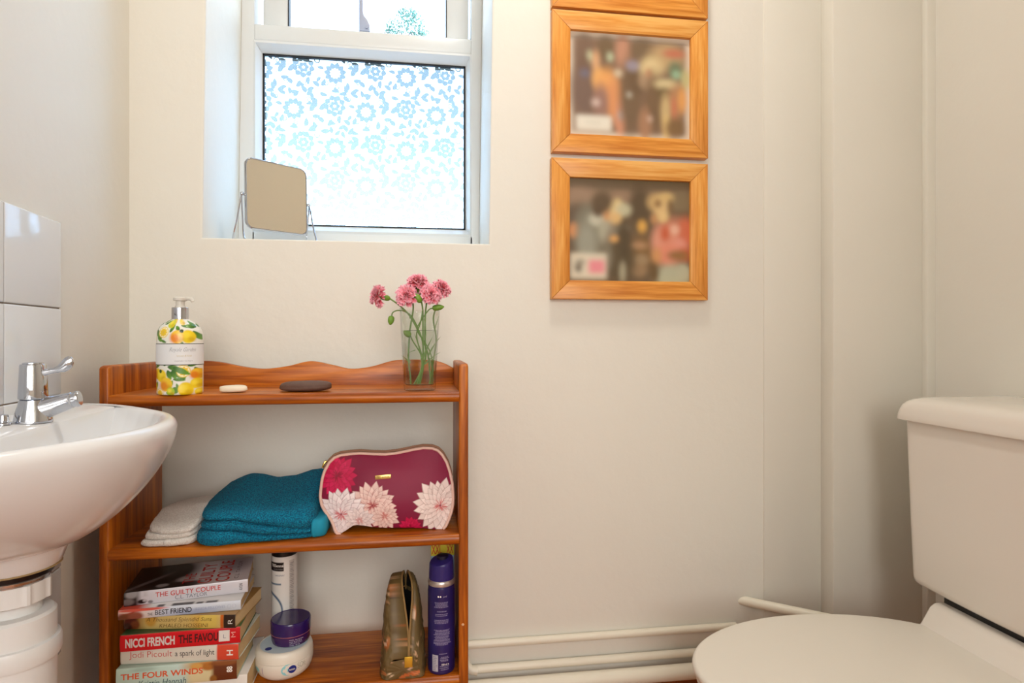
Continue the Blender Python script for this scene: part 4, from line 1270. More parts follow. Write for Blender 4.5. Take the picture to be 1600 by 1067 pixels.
# ------------------------------------------------------------------ vase of carnations
VC = Vector((-0.0045, 1.082, ZT + 0.0003))
vs = thing('glass_vase', 'clear tapered glass tumbler half full of water, holding pink carnations', 'vase', VC)
def thin_clear(name, tint, lo_, hi_):
    """Clear, shiny and hardly bending the view: reflective only at grazing angles."""
    m = glass_sheet(name, tint, 0.05)
    nt = m.node_tree
    lw = nt.nodes.new('ShaderNodeLayerWeight')
    lw.inputs['Blend'].default_value = 0.35
    mr = nt.nodes.new('ShaderNodeMapRange')
    mr.inputs[3].default_value = lo_
    mr.inputs[4].default_value = hi_
    nt.links.new(lw.outputs['Facing'], mr.inputs[0])
    mx = [q for q in nt.nodes if q.type == 'MIX_SHADER'][0]
    nt.links.new(mr.outputs[0], mx.inputs[0])
    # dark tint painted in where seen edge-on, imitating light bent away
    cr = nt.nodes.new('ShaderNodeValToRGB')
    cr.color_ramp.elements[0].position = 0.62
    cr.color_ramp.elements[0].color = (*lin(tint), 1)
    cr.color_ramp.elements[1].position = 1.0
    cr.color_ramp.elements[1].color = (0.20, 0.23, 0.20, 1)
    nt.links.new(lw.outputs['Facing'], cr.inputs['Fac'])
    tr = [q for q in nt.nodes if q.type == 'BSDF_TRANSPARENT'][0]
    nt.links.new(cr.outputs['Color'], tr.inputs['Color'])
    return m
glassm = thin_clear('clear_glass', (252, 254, 252), 0.01, 0.38)
waterm = thin_clear('water', (252, 254, 253), 0.0, 0.05)
HV, RB, RT = 0.1385, 0.0272, 0.0345
def vr(z): return RB + (RT - RB) * z / HV
bm = NB()
prof = [(0.002, 0.0), (RB - 0.002, 0.0), (RB, 0.0015)] + [(vr(z_), z_) for z_ in np.linspace(0.004, HV - 0.0006, 12)] + [(RT - 0.0005, HV), (RT - 0.0012, HV - 0.0004)]
prof += [(vr(z_) - 0.0015, z_) for z_ in np.linspace(HV - 0.002, 0.0125, 12)] + [(RB - 0.004, 0.0095), (0.002, 0.0090)]
lathe(bm, prof, VC, 64)
obj('tumbler', bm, glassm, vs, sharp=50)
bm = NB()
lathe(bm, [(0.002, 0.0092), (RB - 0.0042, 0.0097), (vr(0.0125) - 0.00145, 0.0126)] + [(vr(z_) - 0.00145, z_) for z_ in np.linspace(0.016, 0.1045, 10)] + [(0.002, 0.1045)], VC, 64)
obj('water', bm, waterm, vs, sharp=50)

petal_m = mat('carnation_petals', rough=0.6, attr=True, sheen=0.2)
stem_m = mat('stem_green', (112, 140, 76), 0.5, var=0.2, vscale=60)
calyx_m = mat('calyx_green', (112, 150, 52), 0.45, var=0.2, vscale=80)
leaf_m = mat('leaf_green', (120, 148, 92), 0.5, var=0.15, vscale=60)
cg = 'pink carnations in the glass vase'
def bloom(parent, c, axis, Rr, seed):
    rnd = random.Random(seed)
    ax = Vector(axis).normalized()
    e1 = ax.orthogonal().normalized()
    e2 = ax.cross(e1)
    bm = NB()
    cols = []
    for layer, (n_, tiltd, rad, lift) in enumerate(((8, 88, 1.0, -0.06), (8, 70, 0.98, 0.0), (8, 52, 0.90, 0.05), (7, 36, 0.80, 0.10), (6, 20, 0.66, 0.12), (4, 8, 0.50, 0.12))):
        for k in range(n_):
            an = 2 * PI * (k + 0.5 * (layer % 2)) / n_ + rnd.uniform(-0.25, 0.25)
            t = R(tiltd + rnd.uniform(-9, 9))
            L = Rr * rad * rnd.uniform(0.92, 1.08)
            ph0 = rnd.uniform(0, 6)
            nu, nv = 6, 12
            V = []
            for i in range(nu + 1):
                row = []
                f_ = i / nu
                for j in range(nv + 1):
                    g_ = j / nv * 2 - 1
                    wdt = (0.10 + 0.52 * f_ ** 0.9) * g_
                    l = L * f_ * (1 - 0.14 * g_ * g_)
                    if i == nu:
                        l *= 1 + (0.07 if j % 2 else -0.05)
                    ruf = 0.13 * Rr * f_ ** 2 * math.sin(7 * g_ + ph0) + 0.05 * Rr * f_ ** 2 * math.sin(15 * g_ + 2 * ph0)
                    tt = t + 0.25 * f_
                    d = ax * math.cos(tt) + (e1 * math.cos(an + wdt) + e2 * math.sin(an + wdt)) * math.sin(tt)
                    nrm = ax * math.sin(tt) - (e1 * math.cos(an) + e2 * math.sin(an)) * math.cos(tt)
                    side_ = (-e1 * math.sin(an) + e2 * math.cos(an)) * math.cos(tt) * wdt * L * f_ * 0.8
                    row.append(bm.verts.new(Vector(c) + ax * lift * Rr + d * l + nrm * ruf + side_))
                    m_ = f_ ** 2.3
                    k_ = rnd.uniform(-0.06, 0.06)
                    A, B = np.array((232, 56, 72)), np.array((255, 188, 202))
                    q = A * (1 - m_) + B * m_
                    cols.append(np.clip(q * (1 + k_), 0, 255))
                V.append(row)
            for i in range(nu):
                for j in range(nv):
                    bm.faces.new((V[i][j], V[i][j + 1], V[i + 1][j + 1], V[i + 1][j]))
    o = obj('bloom', bm, petal_m, parent, sharp=80)
    at = o.data.color_attributes.new('Col', 'FLOAT_COLOR', 'POINT')
    at.data.foreach_set('color', np.array([(*lin(q), 1.0) for q in cols], np.float32).ravel())
def calyx(parent, p, d, L, r, name='calyx'):
    d = Vector(d).normalized()
    pts = [Vector(p) + d * L * t for t in (0, .08, .25, .5, .75, .92, 1.0)]
    bm = NB()
    tube(bm, pts, [r * k for k in (.35, .75, .98, 1.0, .95, 1.05, .9)], 12)
    e1 = d.orthogonal().normalized()
    for k in range(5):
        a_ = 2 * PI * k / 5
        s_ = (e1 * math.cos(a_) + d.cross(e1) * math.sin(a_))
        tip = Vector(p) + d * L * 1.18 + s_ * r * 1.35
        b0 = Vector(p) + d * L * 0.93 + s_ * r
        tn = d.cross(s_) * r * 0.5
        bm.faces.new([bm.verts.new(q) for q in (b0 - tn, b0 + tn, tip)])
    obj(name, bm, calyx_m, parent)
def blade(parent, p, d, L, W, bend=(0, 0, -0.2)):
    bm = NB()
    d = Vector(d).normalized()
    s_ = d.cross(Vector((0, 1, 0.2))).normalized()
    A, B = [], []
    for i in range(9):
        t = i / 8
        q = Vector(p) + d * L * t + Vector(bend) * L * t * t
        w_ = W * (1 - t) ** 0.7
        A.append(bm.verts.new(q + s_ * w_)); B.append(bm.verts.new(q - s_ * w_))
    for i in range(8):
        bm.faces.new((A[i], A[i + 1], B[i + 1], B[i]))
    obj('leaf', bm, leaf_m, parent)
def carnation(label, c, axis, Rr, stem, seed, leaves=(), cal=0.019):
    base = stem[-1]
    t = thing('carnation', label, 'flower', base, group=cg)
    ax = Vector(axis).normalized()
    bloom(t, c, axis, Rr, seed)
    cb = Vector(c) - ax * (cal + 0.001)
    calyx(t, cb, ax, cal, 0.0052)
    bm = NB()
    tube(bm, catmull([cb] + [Vector(s) for s in stem], 6), 0.0014, 8)
    obj('stem', bm, stem_m, t)
    for lf in leaves:
        blade(t, *lf)
    return t
def bud(label, c, axis, r, L, stem, leaves=()):
    t = thing('carnation_bud', label, 'flower bud', stem[-1], group='carnation buds in the glass vase')
    ax = Vector(axis).normalized()
    cb = Vector(c) - ax * L / 2
    bm = NB()
    pts = [cb + ax * L * k for k in (0, .06, .2, .45, .7, .9, 1.0)]
    tube(bm, pts, [r * k for k in (.3, .7, .95, 1.0, .85, .45, .1)], 12)
    obj('bud_head', bm, calyx_m, t)
    bm = NB()
    tube(bm, catmull([cb] + [Vector(s) for s in stem], 6), 0.0011, 8)
    obj('stem', bm, stem_m, t)
    for lf in leaves:
        blade(t, *lf)
BX, BY, BZ = VC.x - 0.007, VC.y, VC.z + 0.0105
carnation('pink carnation held out to the far left, facing left', (-0.0745, 1.078, 1.0235), (-1, -0.25, 0.22), 0.0195,
          [(-0.040, 1.079, 1.008), (-0.022, 1.080, 0.990), (-0.003, 1.081, 0.955), (0.009, 1.082, 0.925), (0.013, 1.083, 0.890), (0.014, 1.083, BZ)], 1,
          [((-0.030, 1.079, 0.999), (-0.9, -.1, 0.5), 0.012, 0.0012), ((0.010, 1.082, 0.92), (0.5, -.2, 1), 0.05, 0.0016)])
carnation('pink carnation standing tallest, facing up', (-0.0085, 1.078, 1.047), (-0.12, -0.42, 1), 0.0195,
          [(0.000, 1.079, 1.005), (0.001, 1.080, 0.96), (0.001, 1.081, 0.915), (-0.003, 1.082, 0.893), (-0.014, 1.083, BZ)], 2,
          [((0.001, 1.080, 0.915), (0.35, -.2, 1), 0.055, 0.0019), ((0.000, 1.080, 0.915), (-0.25, -.3, 1), 0.06, 0.0019)], 0.022)
carnation('pink carnation leaning left below the tallest one', (-0.0265, 1.070, 1.0235), (-0.5, -0.75, 0.45), 0.0205,
          [(-0.016, 1.079, 1.000), (-0.020, 1.080, 0.975), (-0.022, 1.081, 0.960), (-0.024, 1.081, 0.915), (-0.021, 1.082, 0.885), (-0.020, 1.083, BZ)], 3,
          [((-0.022, 1.080, 0.907), (-0.2, -.3, 1), 0.022, 0.0022), ((-0.024, 1.080, 0.910), (-0.5, -.2, 0.6), 0.02, 0.0014), ((-0.020, 1.079, 0.985), (-.15, -.3, .9), 0.012, 0.0024)])
carnation('pink carnation at the centre right of the bunch, facing forward', (0.0140, 1.070, 1.0265), (0.30, -0.75, 0.50), 0.0205,
          [(0.005, 1.080, 0.99), (0.0045, 1.081, 0.95), (0.006, 1.082, 0.92), (0.000, 1.082, 0.898), (-0.009, 1.083, BZ)], 4,
          [((0.004, 1.080, 0.905), (0.65, -.2, 0.7), 0.042, 0.0014), ((0.004, 1.080, 0.985), (.1, -.3, -1), 0.03, 0.0014)])
carnation('pink carnation furthest right, tilted over the vase rim', (0.0330, 1.077, 1.037), (0.62, -0.35, 0.72), 0.0180,
          [(0.026, 1.081, 1.012), (0.019, 1.082, 0.985), (0.024, 1.083, 0.95), (0.019, 1.083, 0.91), (0.015, 1.083, 0.885), (0.012, 1.083, BZ)], 5,
          [((0.019, 1.081, 0.893), (-0.25, -.2, 1), 0.034, 0.0022), ((0.022, 1.081, 0.968), (.25, -.3, 1), 0.030, 0.0012)], 0.013)
bud('green bud drooping outside the left of the vase', (-0.0540, 1.078, 0.9815), (-0.15, -0.1, -1), 0.0056, 0.0165, [(-0.0505, 1.078, 0.9955), (-0.042, 1.079, 0.999), (-0.030, 1.080, 0.997), (-0.016, 1.081, 0.985), (0.000, 1.081, 0.945), (-0.001, 1.082, 0.90), (-0.010, 1.083, BZ)])
bud('fat green bud under the right hand blooms', (0.0275, 1.076, 1.0045), (0.95, -0.2, 0.12), 0.0056, 0.0210, [(0.010, 1.078, 0.999), (-0.006, 1.080, 0.975), (-0.008, 1.081, 0.962), (0.012, 1.082, 0.93), (0.018, 1.083, 0.90), (0.017, 1.083, BZ)])
bud('small green bud inside the vase at the left side', (-0.0265, 1.072, 0.9590), (-0.75, -0.3, 0.5), 0.0056, 0.0150, [(-0.016, 1.078, 0.945), (-0.004, 1.080, 0.925), (0.002, 1.082, 0.905), (-0.004, 1.083, BZ)], [((-0.012, 1.078, 0.93), (-1, 0, -.25), 0.014, 0.0008)])
bud('green bud in front of the tallest carnation', (-0.0075, 1.062, 1.0200), (-0.55, -0.2, 0.75), 0.0058, 0.0185, [(0.000, 1.072, 1.000), (-0.004, 1.078, 0.975), (-0.010, 1.080, 0.955), (-0.001, 1.082, 0.91), (-0.006, 1.083, BZ)])

# ------------------------------------------------------------------ towels on the middle board
def terry(name, c, c2, scale, strength):
    m = mat(name, c, 0.95, bump=strength, bscale=scale, bdist=0.004, var=0.0, sheen=0.0, bdetail=2)
    nt = m.node_tree
    b = nt.nodes['Principled BSDF']
    tc = nt.nodes.new('ShaderNodeTexCoord')
    n = nt.nodes.new('ShaderNodeTexNoise')
    n.inputs['Scale'].default_value = scale * 1.15
    n.inputs['Detail'].default_value = 2
    nt.links.new(tc.outputs['Object'], n.inputs['Vector'])
    cr = nt.nodes.new('ShaderNodeValToRGB')
    cr.color_ramp.elements[0].position = 0.38
    cr.color_ramp.elements[0].color = (*lin(c2), 1)
    cr.color_ramp.elements[1].position = 0.66
    cr.color_ramp.elements[1].color = (*lin(c), 1)
    nt.links.new(n.outputs['Fac'], cr.inputs['Fac'])
    nt.links.new(cr.outputs['Color'], b.inputs['Base Color'])
    return m
M['teal'] = terry('teal_terry', (0, 146, 180), (0, 82, 116), 430, 1.0)
M['teal_hem'] = mat('teal_hem_weave', (20, 142, 172), 0.8, bump=0.2, bscale=500)
M['flannel'] = terry('white_terry', (242, 238, 230), (224, 217, 208), 420, 0.6)

def layer(bm, outline, zb, zt, r, n_edge=8, rough=0.0, freq=60.0, caps=(0.86, 0.66, 0.44, 0.22, 0.03)):
    """One folded layer of cloth: rounded edge, height from zt(x,y) / zb(x,y)."""
    cx = sum(p[0] for p in outline) / len(outline)
    cy = sum(p[1] for p in outline) / len(outline)
    def ins(p, d):
        v = Vector((p[0] - cx, p[1] - cy))
        l = v.length
        v = v * max(0.02, (l - d) / l)
        return cx + v.x, cy + v.y
    rr = []
    for s in caps[::-1]:
        ring = []
        for p in outline:
            q = ins(p, r)
            x, y = cx + (q[0] - cx) * s, cy + (q[1] - cy) * s
            ring.append((x, y, zb(x, y)))
        rr.append(ring)
    for k in range(n_edge + 1):
        a_ = -PI / 2 + PI * k / n_edge
        ring = []
        for p in outline:
            x, y = ins(p, r * (1 - math.cos(a_)))
            b_, t_ = zb(x, y), zt(x, y)
            ring.append((x, y, (b_ + t_) / 2 + (t_ - b_) / 2 * math.sin(a_)))
        rr.append(ring)
    for s in caps:
        ring = []
        for p in outline:
            q = ins(p, r)
            x, y = cx + (q[0] - cx) * s, cy + (q[1] - cy) * s
            ring.append((x, y, zt(x, y)))
        rr.append(ring)
    if rough > 0:
        out_ = []
        for ring in rr:
            o_ = []
            for p in ring:
                v = Vector(p)
                d = Vector((v.x - cx, v.y - cy, 0)).normalized()
                k = noise.noise(v * freq) + 0.6 * noise.noise(v * freq * 3.1)
                v = v + d * rough * k + Vector((0, 0, rough * 0.6 * noise.noise(v * freq * 1.7 + Vector((5, 0, 0)))))
                v.z = max(v.z, ZM + 0.0004)
                o_.append(v)
            out_.append(o_)
        rr = out_
    rings(bm, rr)
def outl(pts, per=14):
    return [(p.x, p.y) for p in catmull([(x, y, 0) for x, y in pts], per, True)]

tw = thing('teal_towel', 'folded teal terry towel on the middle shelf, beside the floral wash bag', 'towel', (-0.26, 1.13, ZM))
bm = NB()
# lowest fold, sticking out at the left end
o1 = outl([(-0.364, 1.060), (-0.340, 1.039), (-0.300, 1.046), (-0.262, 1.049), (-0.215, 1.058), (-0.180, 1.068), (-0.172, 1.11), (-0.18, 1.20), (-0.26, 1.215), (-0.35, 1.20), (-0.368, 1.12)])
layer(bm, o1, lambda x, y: ZM + 0.0006, lambda x, y: ZM + interp(x, [-0.37, -0.35, -0.31, -0.27, -0.23, -0.17], [0.0230, 0.0245, 0.0215, 0.0150, 0.0110, 0.0085]), 0.010, rough=0.0011)
# middle fold
o2 = outl([(-0.358, 1.062), (-0.335, 1.047), (-0.300, 1.050), (-0.262, 1.046), (-0.215, 1.054), (-0.185, 1.062), (-0.172, 1.11), (-0.18, 1.20), (-0.26, 1.215), (-0.35, 1.20), (-0.362, 1.12)])
layer(bm, o2, lambda x, y: ZM + interp(x, [-0.37, -0.35, -0.31, -0.27, -0.23, -0.17], [0.0225, 0.0240, 0.0215, 0.0150, 0.0110, 0.0085]),
      lambda x, y: ZM + interp(x, [-0.37, -0.33, -0.30, -0.27, -0.23, -0.17], [0.0370, 0.0385, 0.0385, 0.0310, 0.0235, 0.0160]), 0.008, rough=0.0011)
# the thick humped top
o3 = outl([(-0.357, 1.064), (-0.340, 1.050), (-0.300, 1.048), (-0.262, 1.047), (-0.215, 1.050), (-0.187, 1.057), (-0.178, 1.085), (-0.177, 1.14), (-0.175, 1.20), (-0.26, 1.222), (-0.345, 1.215), (-0.370, 1.16), (-0.366, 1.10)])
def top_z(x, y):
    t = min(1.0, max(0.0, (y - 1.05) / 0.14))
    fr = interp(x, [-0.37, -0.34, -0.30, -0.26, -0.22, -0.17], [0.0480, 0.0500, 0.0500, 0.0470, 0.0440, 0.0420])
    bk_ = interp(x, [-0.385, -0.362, -0.340, -0.317, -0.295, -0.273, -0.237, -0.222, -0.205, -0.187, -0.165], [0.045, 0.064, 0.075, 0.0825, 0.0795, 0.0735, 0.0765, 0.082, 0.088, 0.0905, 0.090])
    return ZM + fr + (bk_ - fr) * (t ** 0.85)
layer(bm, o3, lambda x, y: ZM + interp(x, [-0.37, -0.33, -0.30, -0.27, -0.23, -0.17], [0.0365, 0.0380, 0.0380, 0.0305, 0.0230, 0.0120]), top_z, 0.013, 12, rough=0.0012, caps=(0.94, 0.86, 0.76, 0.66, 0.54, 0.42, 0.28, 0.14, 0.03))
obj('terry_cloth', bm, M['teal'], tw, sharp=80)
bm = NB()
o4 = outl([(-0.186, 1.066), (-0.176, 1.0615), (-0.165, 1.066), (-0.1600, 1.080), (-0.160, 1.12), (-0.17, 1.15), (-0.19, 1.13)])
layer(bm, o4, lambda x, y: ZM + 0.0008, lambda x, y: ZM + 0.030 + (y - 1.06) * 0.12, 0.007)
obj('hem_band', bm, M['teal_hem'], tw, sharp=80, label='smooth hem band of the towel')

fl = thing('white_flannel', 'small folded white face cloth on the middle shelf, left of the teal towel', 'face cloth', (-0.41, 1.10, ZM))
bm = NB()
def tilt_fn(base, k):
    return lambda x, y: ZM + base + max(0.0, (y - 1.06)) * k + max(0, (x + 0.455)) * 0.06
f1 = outl([(-0.452, 1.072), (-0.440, 1.056), (-0.415, 1.053), (-0.385, 1.056), (-0.370, 1.066), (-0.368, 1.10), (-0.372, 1.16), (-0.41, 1.165), (-0.44, 1.13)])
layer(bm, f1, lambda x, y: ZM + 0.0006, tilt_fn(0.0075, 0.05), 0.0042, rough=0.0008)
f2 = outl([(-0.413, 1.054), (-0.402, 1.0515), (-0.388, 1.053), (-0.378, 1.060), (-0.378, 1.10), (-0.40, 1.12), (-0.414, 1.08)])
layer(bm, f2, lambda x, y: ZM + 0.0008, lambda x, y: ZM + 0.0105 + (y - 1.05) * 0.05, 0.0052, rough=0.0005)
f3 = outl([(-0.449, 1.078), (-0.434, 1.063), (-0.410, 1.058), (-0.385, 1.058), (-0.372, 1.066), (-0.366, 1.10), (-0.371, 1.16), (-0.41, 1.168), (-0.44, 1.13)])
layer(bm, f3, tilt_fn(0.0072, 0.05), lambda x, y: ZM + 0.0145 + max(0, y - 1.055) * 0.20 + max(0, x + 0.45) * 0.07, 0.0042, rough=0.0008)
f4 = outl([(-0.445, 1.085), (-0.428, 1.066), (-0.405, 1.0585), (-0.383, 1.058), (-0.370, 1.066), (-0.364, 1.10), (-0.369, 1.165), (-0.41, 1.172), (-0.436, 1.14)])
layer(bm, f4, lambda x, y: ZM + 0.0140 + max(0, y - 1.055) * 0.20 + max(0, x + 0.45) * 0.07, lambda x, y: ZM + 0.0200 + max(0, min(0.06, y - 1.06)) * 0.42 + max(0, x + 0.45) * 0.10, 0.0040, rough=0.0008)
obj('terry_cloth', bm, M['flannel'], fl, sharp=80)

# ------------------------------------------------------------------ burgundy floral wash bag
wb = thing('wash_bag', 'zipped burgundy wash bag printed with pink and white dahlias, on the middle shelf', 'toiletry bag', (-0.06, 1.12, ZM))
def pxw(u, v, d=0.0):
    """Bag print coordinates (1 unit = 1.1 mm) to the front panel."""
    x = -0.1747 + (u - 500) * 0.0011
    z = ZM + 0.0008 + (833 - v - (u - 528) * 0.031) * 0.00108
    y = 1.0815 + (z - ZM) * 0.20 + d
    return Vector((x, y, z))
upp = [(500, 775), (500.6, 765), (502, 750), (505, 738), (512, 724), (520, 716), (530, 712), (545, 710), (560, 709), (580, 710), (600, 710.5), (615, 709), (630, 706), (645, 702.5), (660, 700), (675, 700.5), (684, 704), (691, 711), (698, 723), (703, 738), (707, 757), (708, 772), (708, 780)]
low = [(500, 775), (501, 782), (503, 790), (507, 797), (512, 804), (517, 811), (521, 819), (524, 828), (528, 833), (534, 832.5), (540, 829), (545, 825.5), (551, 821.5), (557, 820.5), (565, 821.5), (580, 824), (600, 825.5), (620, 825.5), (640, 826), (660, 827), (678, 828.5), (690, 828.5), (696, 823), (701, 812), (705, 801), (707.4, 790), (708, 780)]
ux, uy = zip(*upp)
lx, ly = zip(*low)
def bag_front(a, b, d=0.0):
    s = 0.5 - 0.5 * math.cos(PI * a)
    s = 0.35 * a + 0.65 * s
    u = 500 + 208 * s
    vt, vb = interp(u, ux, uy), interp(u, lx, ly)
    v = vb + (vt - vb) * b
    bul = 0.012 * math.sin(PI * min(1, max(0, s))) ** 0.6 * math.sin(PI * b) ** 0.7
    q = pxw(u, v, -bul + d)
    wr = 0.0012 * noise.noise(Vector((u * 0.03, v * 0.03, 2.0)))
    q.y += wr
    return q
o, a, b = grid_obj('front_panel', 300, 200, bag_front, mat('printed_leatherette', rough=0.5, attr=True, spec=0.3), wb)
s = 0.35 * a + 0.65 * (0.5 - 0.5 * np.cos(PI * a))
U = 500 + 208 * s
Vt, Vb = np.interp(U, ux, uy), np.interp(U, lx, ly)
Vv = Vb + (Vt - Vb) * b
P = Paint(U, Vv, (128, 18, 56))
P.ell(640, 740, 60, 40, (146, 30, 66), 0, 1.2, 0.6)
def dahlia(cx, cy, Rr, outer, inner, core, n=17, seed=1, edge=None, layers=5, sq=1.0):
    rnd = random.Random(seed)
    for L_ in range(layers):
        f_ = 1 - L_ / layers * 0.86
        for k in range(n if L_ < 2 else n - 3 * (L_ - 1)):
            an = 2 * PI * (k + 0.5 * (L_ % 2)) / (n if L_ < 2 else n - 3 * (L_ - 1)) + rnd.uniform(-.06, .06)
            l = Rr * f_ * rnd.uniform(0.9, 1.06)
            w_ = l * 0.155 + 0.6
            e_ = edge or tuple(max(0, c - 46) for c in outer)
            P.petal(cx, cy, an, l, w_ * 1.12, e_, e_, soft=0.6, start=l * 0.10, pw=1.15, ex=1.1)
            k_ = rnd.uniform(-10, 8)
            P.petal(cx, cy, an, l * 0.985, w_ * 0.93, tuple(c + k_ for c in inner), tuple(min(255, c + k_) for c in outer), soft=0.8, start=l * 0.10, pw=1.15, ex=1.1)
    for k in range(26):
        an = rnd.uniform(0, 6.28)
        rr_ = Rr * 0.20 * rnd.random() ** 0.5
        P.petal(cx + rr_ * 0.3 * math.cos(an), cy + rr_ * 0.3 * math.sin(an), an, rr_ + 2.5, 0.55, core, core, soft=0.5)
dahlia(525, 744, 33, (206, 24, 84), (184, 10, 62), (140, 0, 44), 15, 3, (168, 8, 56))
dahlia(640, 826, 20, (204, 22, 80), (184, 10, 62), (140, 0, 44), 13, 9, (168, 8, 56), 4)
dahlia(581, 789, 37, (244, 220, 212), (216, 150, 140), (176, 84, 84), 17, 5, (188, 128, 120))
dahlia(600, 806, 24, (242, 216, 208), (214, 160, 148), (198, 120, 112), 13, 15, (192, 136, 126), 4)
dahlia(533, 803, 42, (244, 234, 234), (232, 200, 200), (206, 112, 116), 18, 7, (190, 164, 168))
dahlia(561, 814, 24, (242, 228, 226), (218, 186, 182), (208, 150, 146), 13, 19, (188, 164, 164), 4)
dahlia(687, 791, 44, (246, 230, 224), (230, 192, 184), (206, 108, 106), 19, 11, (196, 168, 160))
P.rect(500, 552, 822, 850, (224, 206, 206), 6, 0.5)
P.apply(o)
# sides, back and base of the bag
def closed_outline(nn=140):
    A = [bag_front(k / nn, 1.0) for k in range(nn + 1)]
    B = [bag_front(k / nn, 0.0) for k in range(nn, -1, -1)]
    return A + B[1:-1]
ol = closed_outline()
zmax = max(p.z for p in ol)
bcx, bcz = sum(p.x for p in ol) / len(ol), sum(p.z for p in ol) / len(ol)
def back_of(p, t):
    d = 0.072 - 0.046 * max(0.0, min(1.0, (p.z - ZM) / (zmax - ZM)))
    g_ = 1 + 0.012 * math.sin(PI * t)
    q = Vector((bcx + (p.x - bcx) * g_, p.y + d * t, bcz + (p.z - bcz) * g_))
    q.z = max(q.z, ZM + 0.0006)
    q.x = min(q.x, SXR - 0.018)
    return q
bm = NB()
rr = [[back_of(p, t) for p in ol] for t in (0.0, 0.08, 0.25, 0.5, 0.75, 0.92, 1.0)]
last = rr[-1]
for s_ in (0.8, 0.5, 0.15):
    rr.append([Vector((bcx + (p.x - bcx) * s_, p.y + 0.006 * (1 - s_), bcz + (p.z - bcz) * s_)) for p in last])
rings(bm, rr, True, False, True)
obj('bag_body', bm, mat('burgundy_leatherette', (120, 20, 54), 0.4, bump=0.1, bscale=200), wb, sharp=70)
topl = [bag_front(k / 150, 1.0) for k in range(0, 151)]
lowl = [bag_front(k / 150, 0.0) for k in range(0, 151)]
pip = lowl[34:0:-1] + topl[:] + lowl[149:128:-1]
pip = [Vector((p.x, p.y - 0.0008, p.z - 0.0010)) for p in pip]
bm = NB()
tube(bm, pip, 0.0027, 10)
obj('piping', bm, mat('blush_piping', (226, 186, 170), 0.5), wb)
bm = NB()
zp = [back_of(p, 0.22) + Vector((0, 0, 0.0022)) for p in topl[8:146]]
tube(bm, zp, 0.0024, 8)
obj('zip_tape', bm, mat('zip_tape', (150, 108, 84), 0.8), wb)
bm = NB()
acc = 0
for p, q in zip(zp[:-1], zp[1:]):
    acc += (q - p).length
    if acc > 0.0022:
        acc = 0
        d = (q - p).normalized()
        n_ = Vector((-d.z, 0, d.x))
        c = q + n_ * 0.0022
        mtx = Matrix.Translation(c)
        bmesh.ops.create_uvsphere(bm, u_segments=6, v_segments=4, radius=0.00085, matrix=mtx)
obj('zip_teeth', bm, mat('brass_teeth', (176, 146, 96), 0.4, 0.7), wb)
bm = NB()
zpp = zp[6]
tube(bm, [zpp + Vector((-0.002, -0.001, 0.003)), zpp + Vector((-0.0045, -0.002, 0.002)), zpp + Vector((-0.007, -0.003, -0.003)), zpp + Vector((-0.0085, -0.003, -0.008))], [0.0022, 0.0024, 0.0018, 0.0016], 8)
obj('zip_puller', bm, mat('gold_metal', (206, 170, 90), 0.25, 1.0), wb)
bc = bag_front(0.475, 0.70, -0.0006)
bdg = Matrix.Translation(bc) @ Matrix.Rotation(R(-3), 4, 'Y') @ Matrix.Rotation(R(-6), 4, 'X')
bm = NB()
box(bm, -0.0137, 0.0137, -0.0010, 0.0004, -0.0035, 0.0035, 0.0004, 2)
bmesh.ops.transform(bm, verts=bm.verts, matrix=bdg)
bd = obj('badge', bm, mat('brushed_gold', (214, 180, 106), 0.3, 0.85), wb)
lb = text_bm('TED BAKER', 0.0215, 0.0034, 0.01)
for v in lb.verts:
    v.co = bdg @ Vector((v.co.x - 0.01075, -0.00125, v.co.y - 0.0017))
obj('lettering', lb, ink('badge', (120, 92, 40)), bd, smooth=False)

# ------------------------------------------------------------------ jars, sprays and pouch on the bottom board
def curved(s, w, h, phi, z0, r, m, parent, bold=0.0, shear=0.0, zoff=None):
    """Lettering wrapped on an upright round pack; r may depend on height."""
    rf = r if callable(r) else (lambda z_: r)
    def f(x, y):
        rad = rf(z0 + y) + 0.0003
        p = phi + x / rf(z0 + h / 2)
        return (rad * math.sin(p), -rad * math.cos(p), z0 + y)
    return lettering(s, w, h, f, m, parent, bold, shear)
def dense(parent, name, rf, h, painter, m, c, n_=160, k_=60):
    def fn(a_, b_):
        p = 2 * PI * a_ + PI
        z_ = h[0] + (h[1] - h[0]) * b_
        r_ = rf(z_)
        return (c[0] + r_ * math.sin(p), c[1] - r_ * math.cos(p), c[2] + z_)
    o_, a_, b_ = grid_obj(name, n_, k_, fn, m, parent)
    ang = 2 * PI * a_ + PI
    ang = np.where(ang > PI, ang - 2 * PI, ang)
    painter(o_, ang, h[0] + (h[1] - h[0]) * b_)
    return o_
J1 = Vector((-0.2385, 1.1130, ZB + 0.0003))
j1 = thing('cream_jar', 'wide round white cream jar on the bottom shelf, next to the paperbacks', 'jar', J1)
jw = mat('white_jar_plastic', (234, 228, 214), 0.3)
bm = NB()
jr = [(0.002, 0.0), (0.033, 0.0), (0.037, 0.001), (0.0425, 0.006), (0.0460, 0.013), (0.0478, 0.021), (0.0483, 0.0290), (0.0478, 0.0305)]
lathe(bm, jr, J1, 72)
obj('jar_body', bm, jw, j1)
bm = NB()
lathe(bm, [(0.0470, 0.0306), (0.0481, 0.0312), (0.0480, 0.0360), (0.0470, 0.0425), (0.0455, 0.0462), (0.0430, 0.0482), (0.0405, 0.0486), (0.0400, 0.0480), (0.002, 0.0478)], J1, 72)
obj('jar_lid', bm, jw, j1)
def jrad(z_): return interp(z_, [0.006, 0.013, 0.021, 0.029, 0.0305, 0.036, 0.0425], [0.0425, 0.0460, 0.0478, 0.0483, 0.0481, 0.0480, 0.0470])
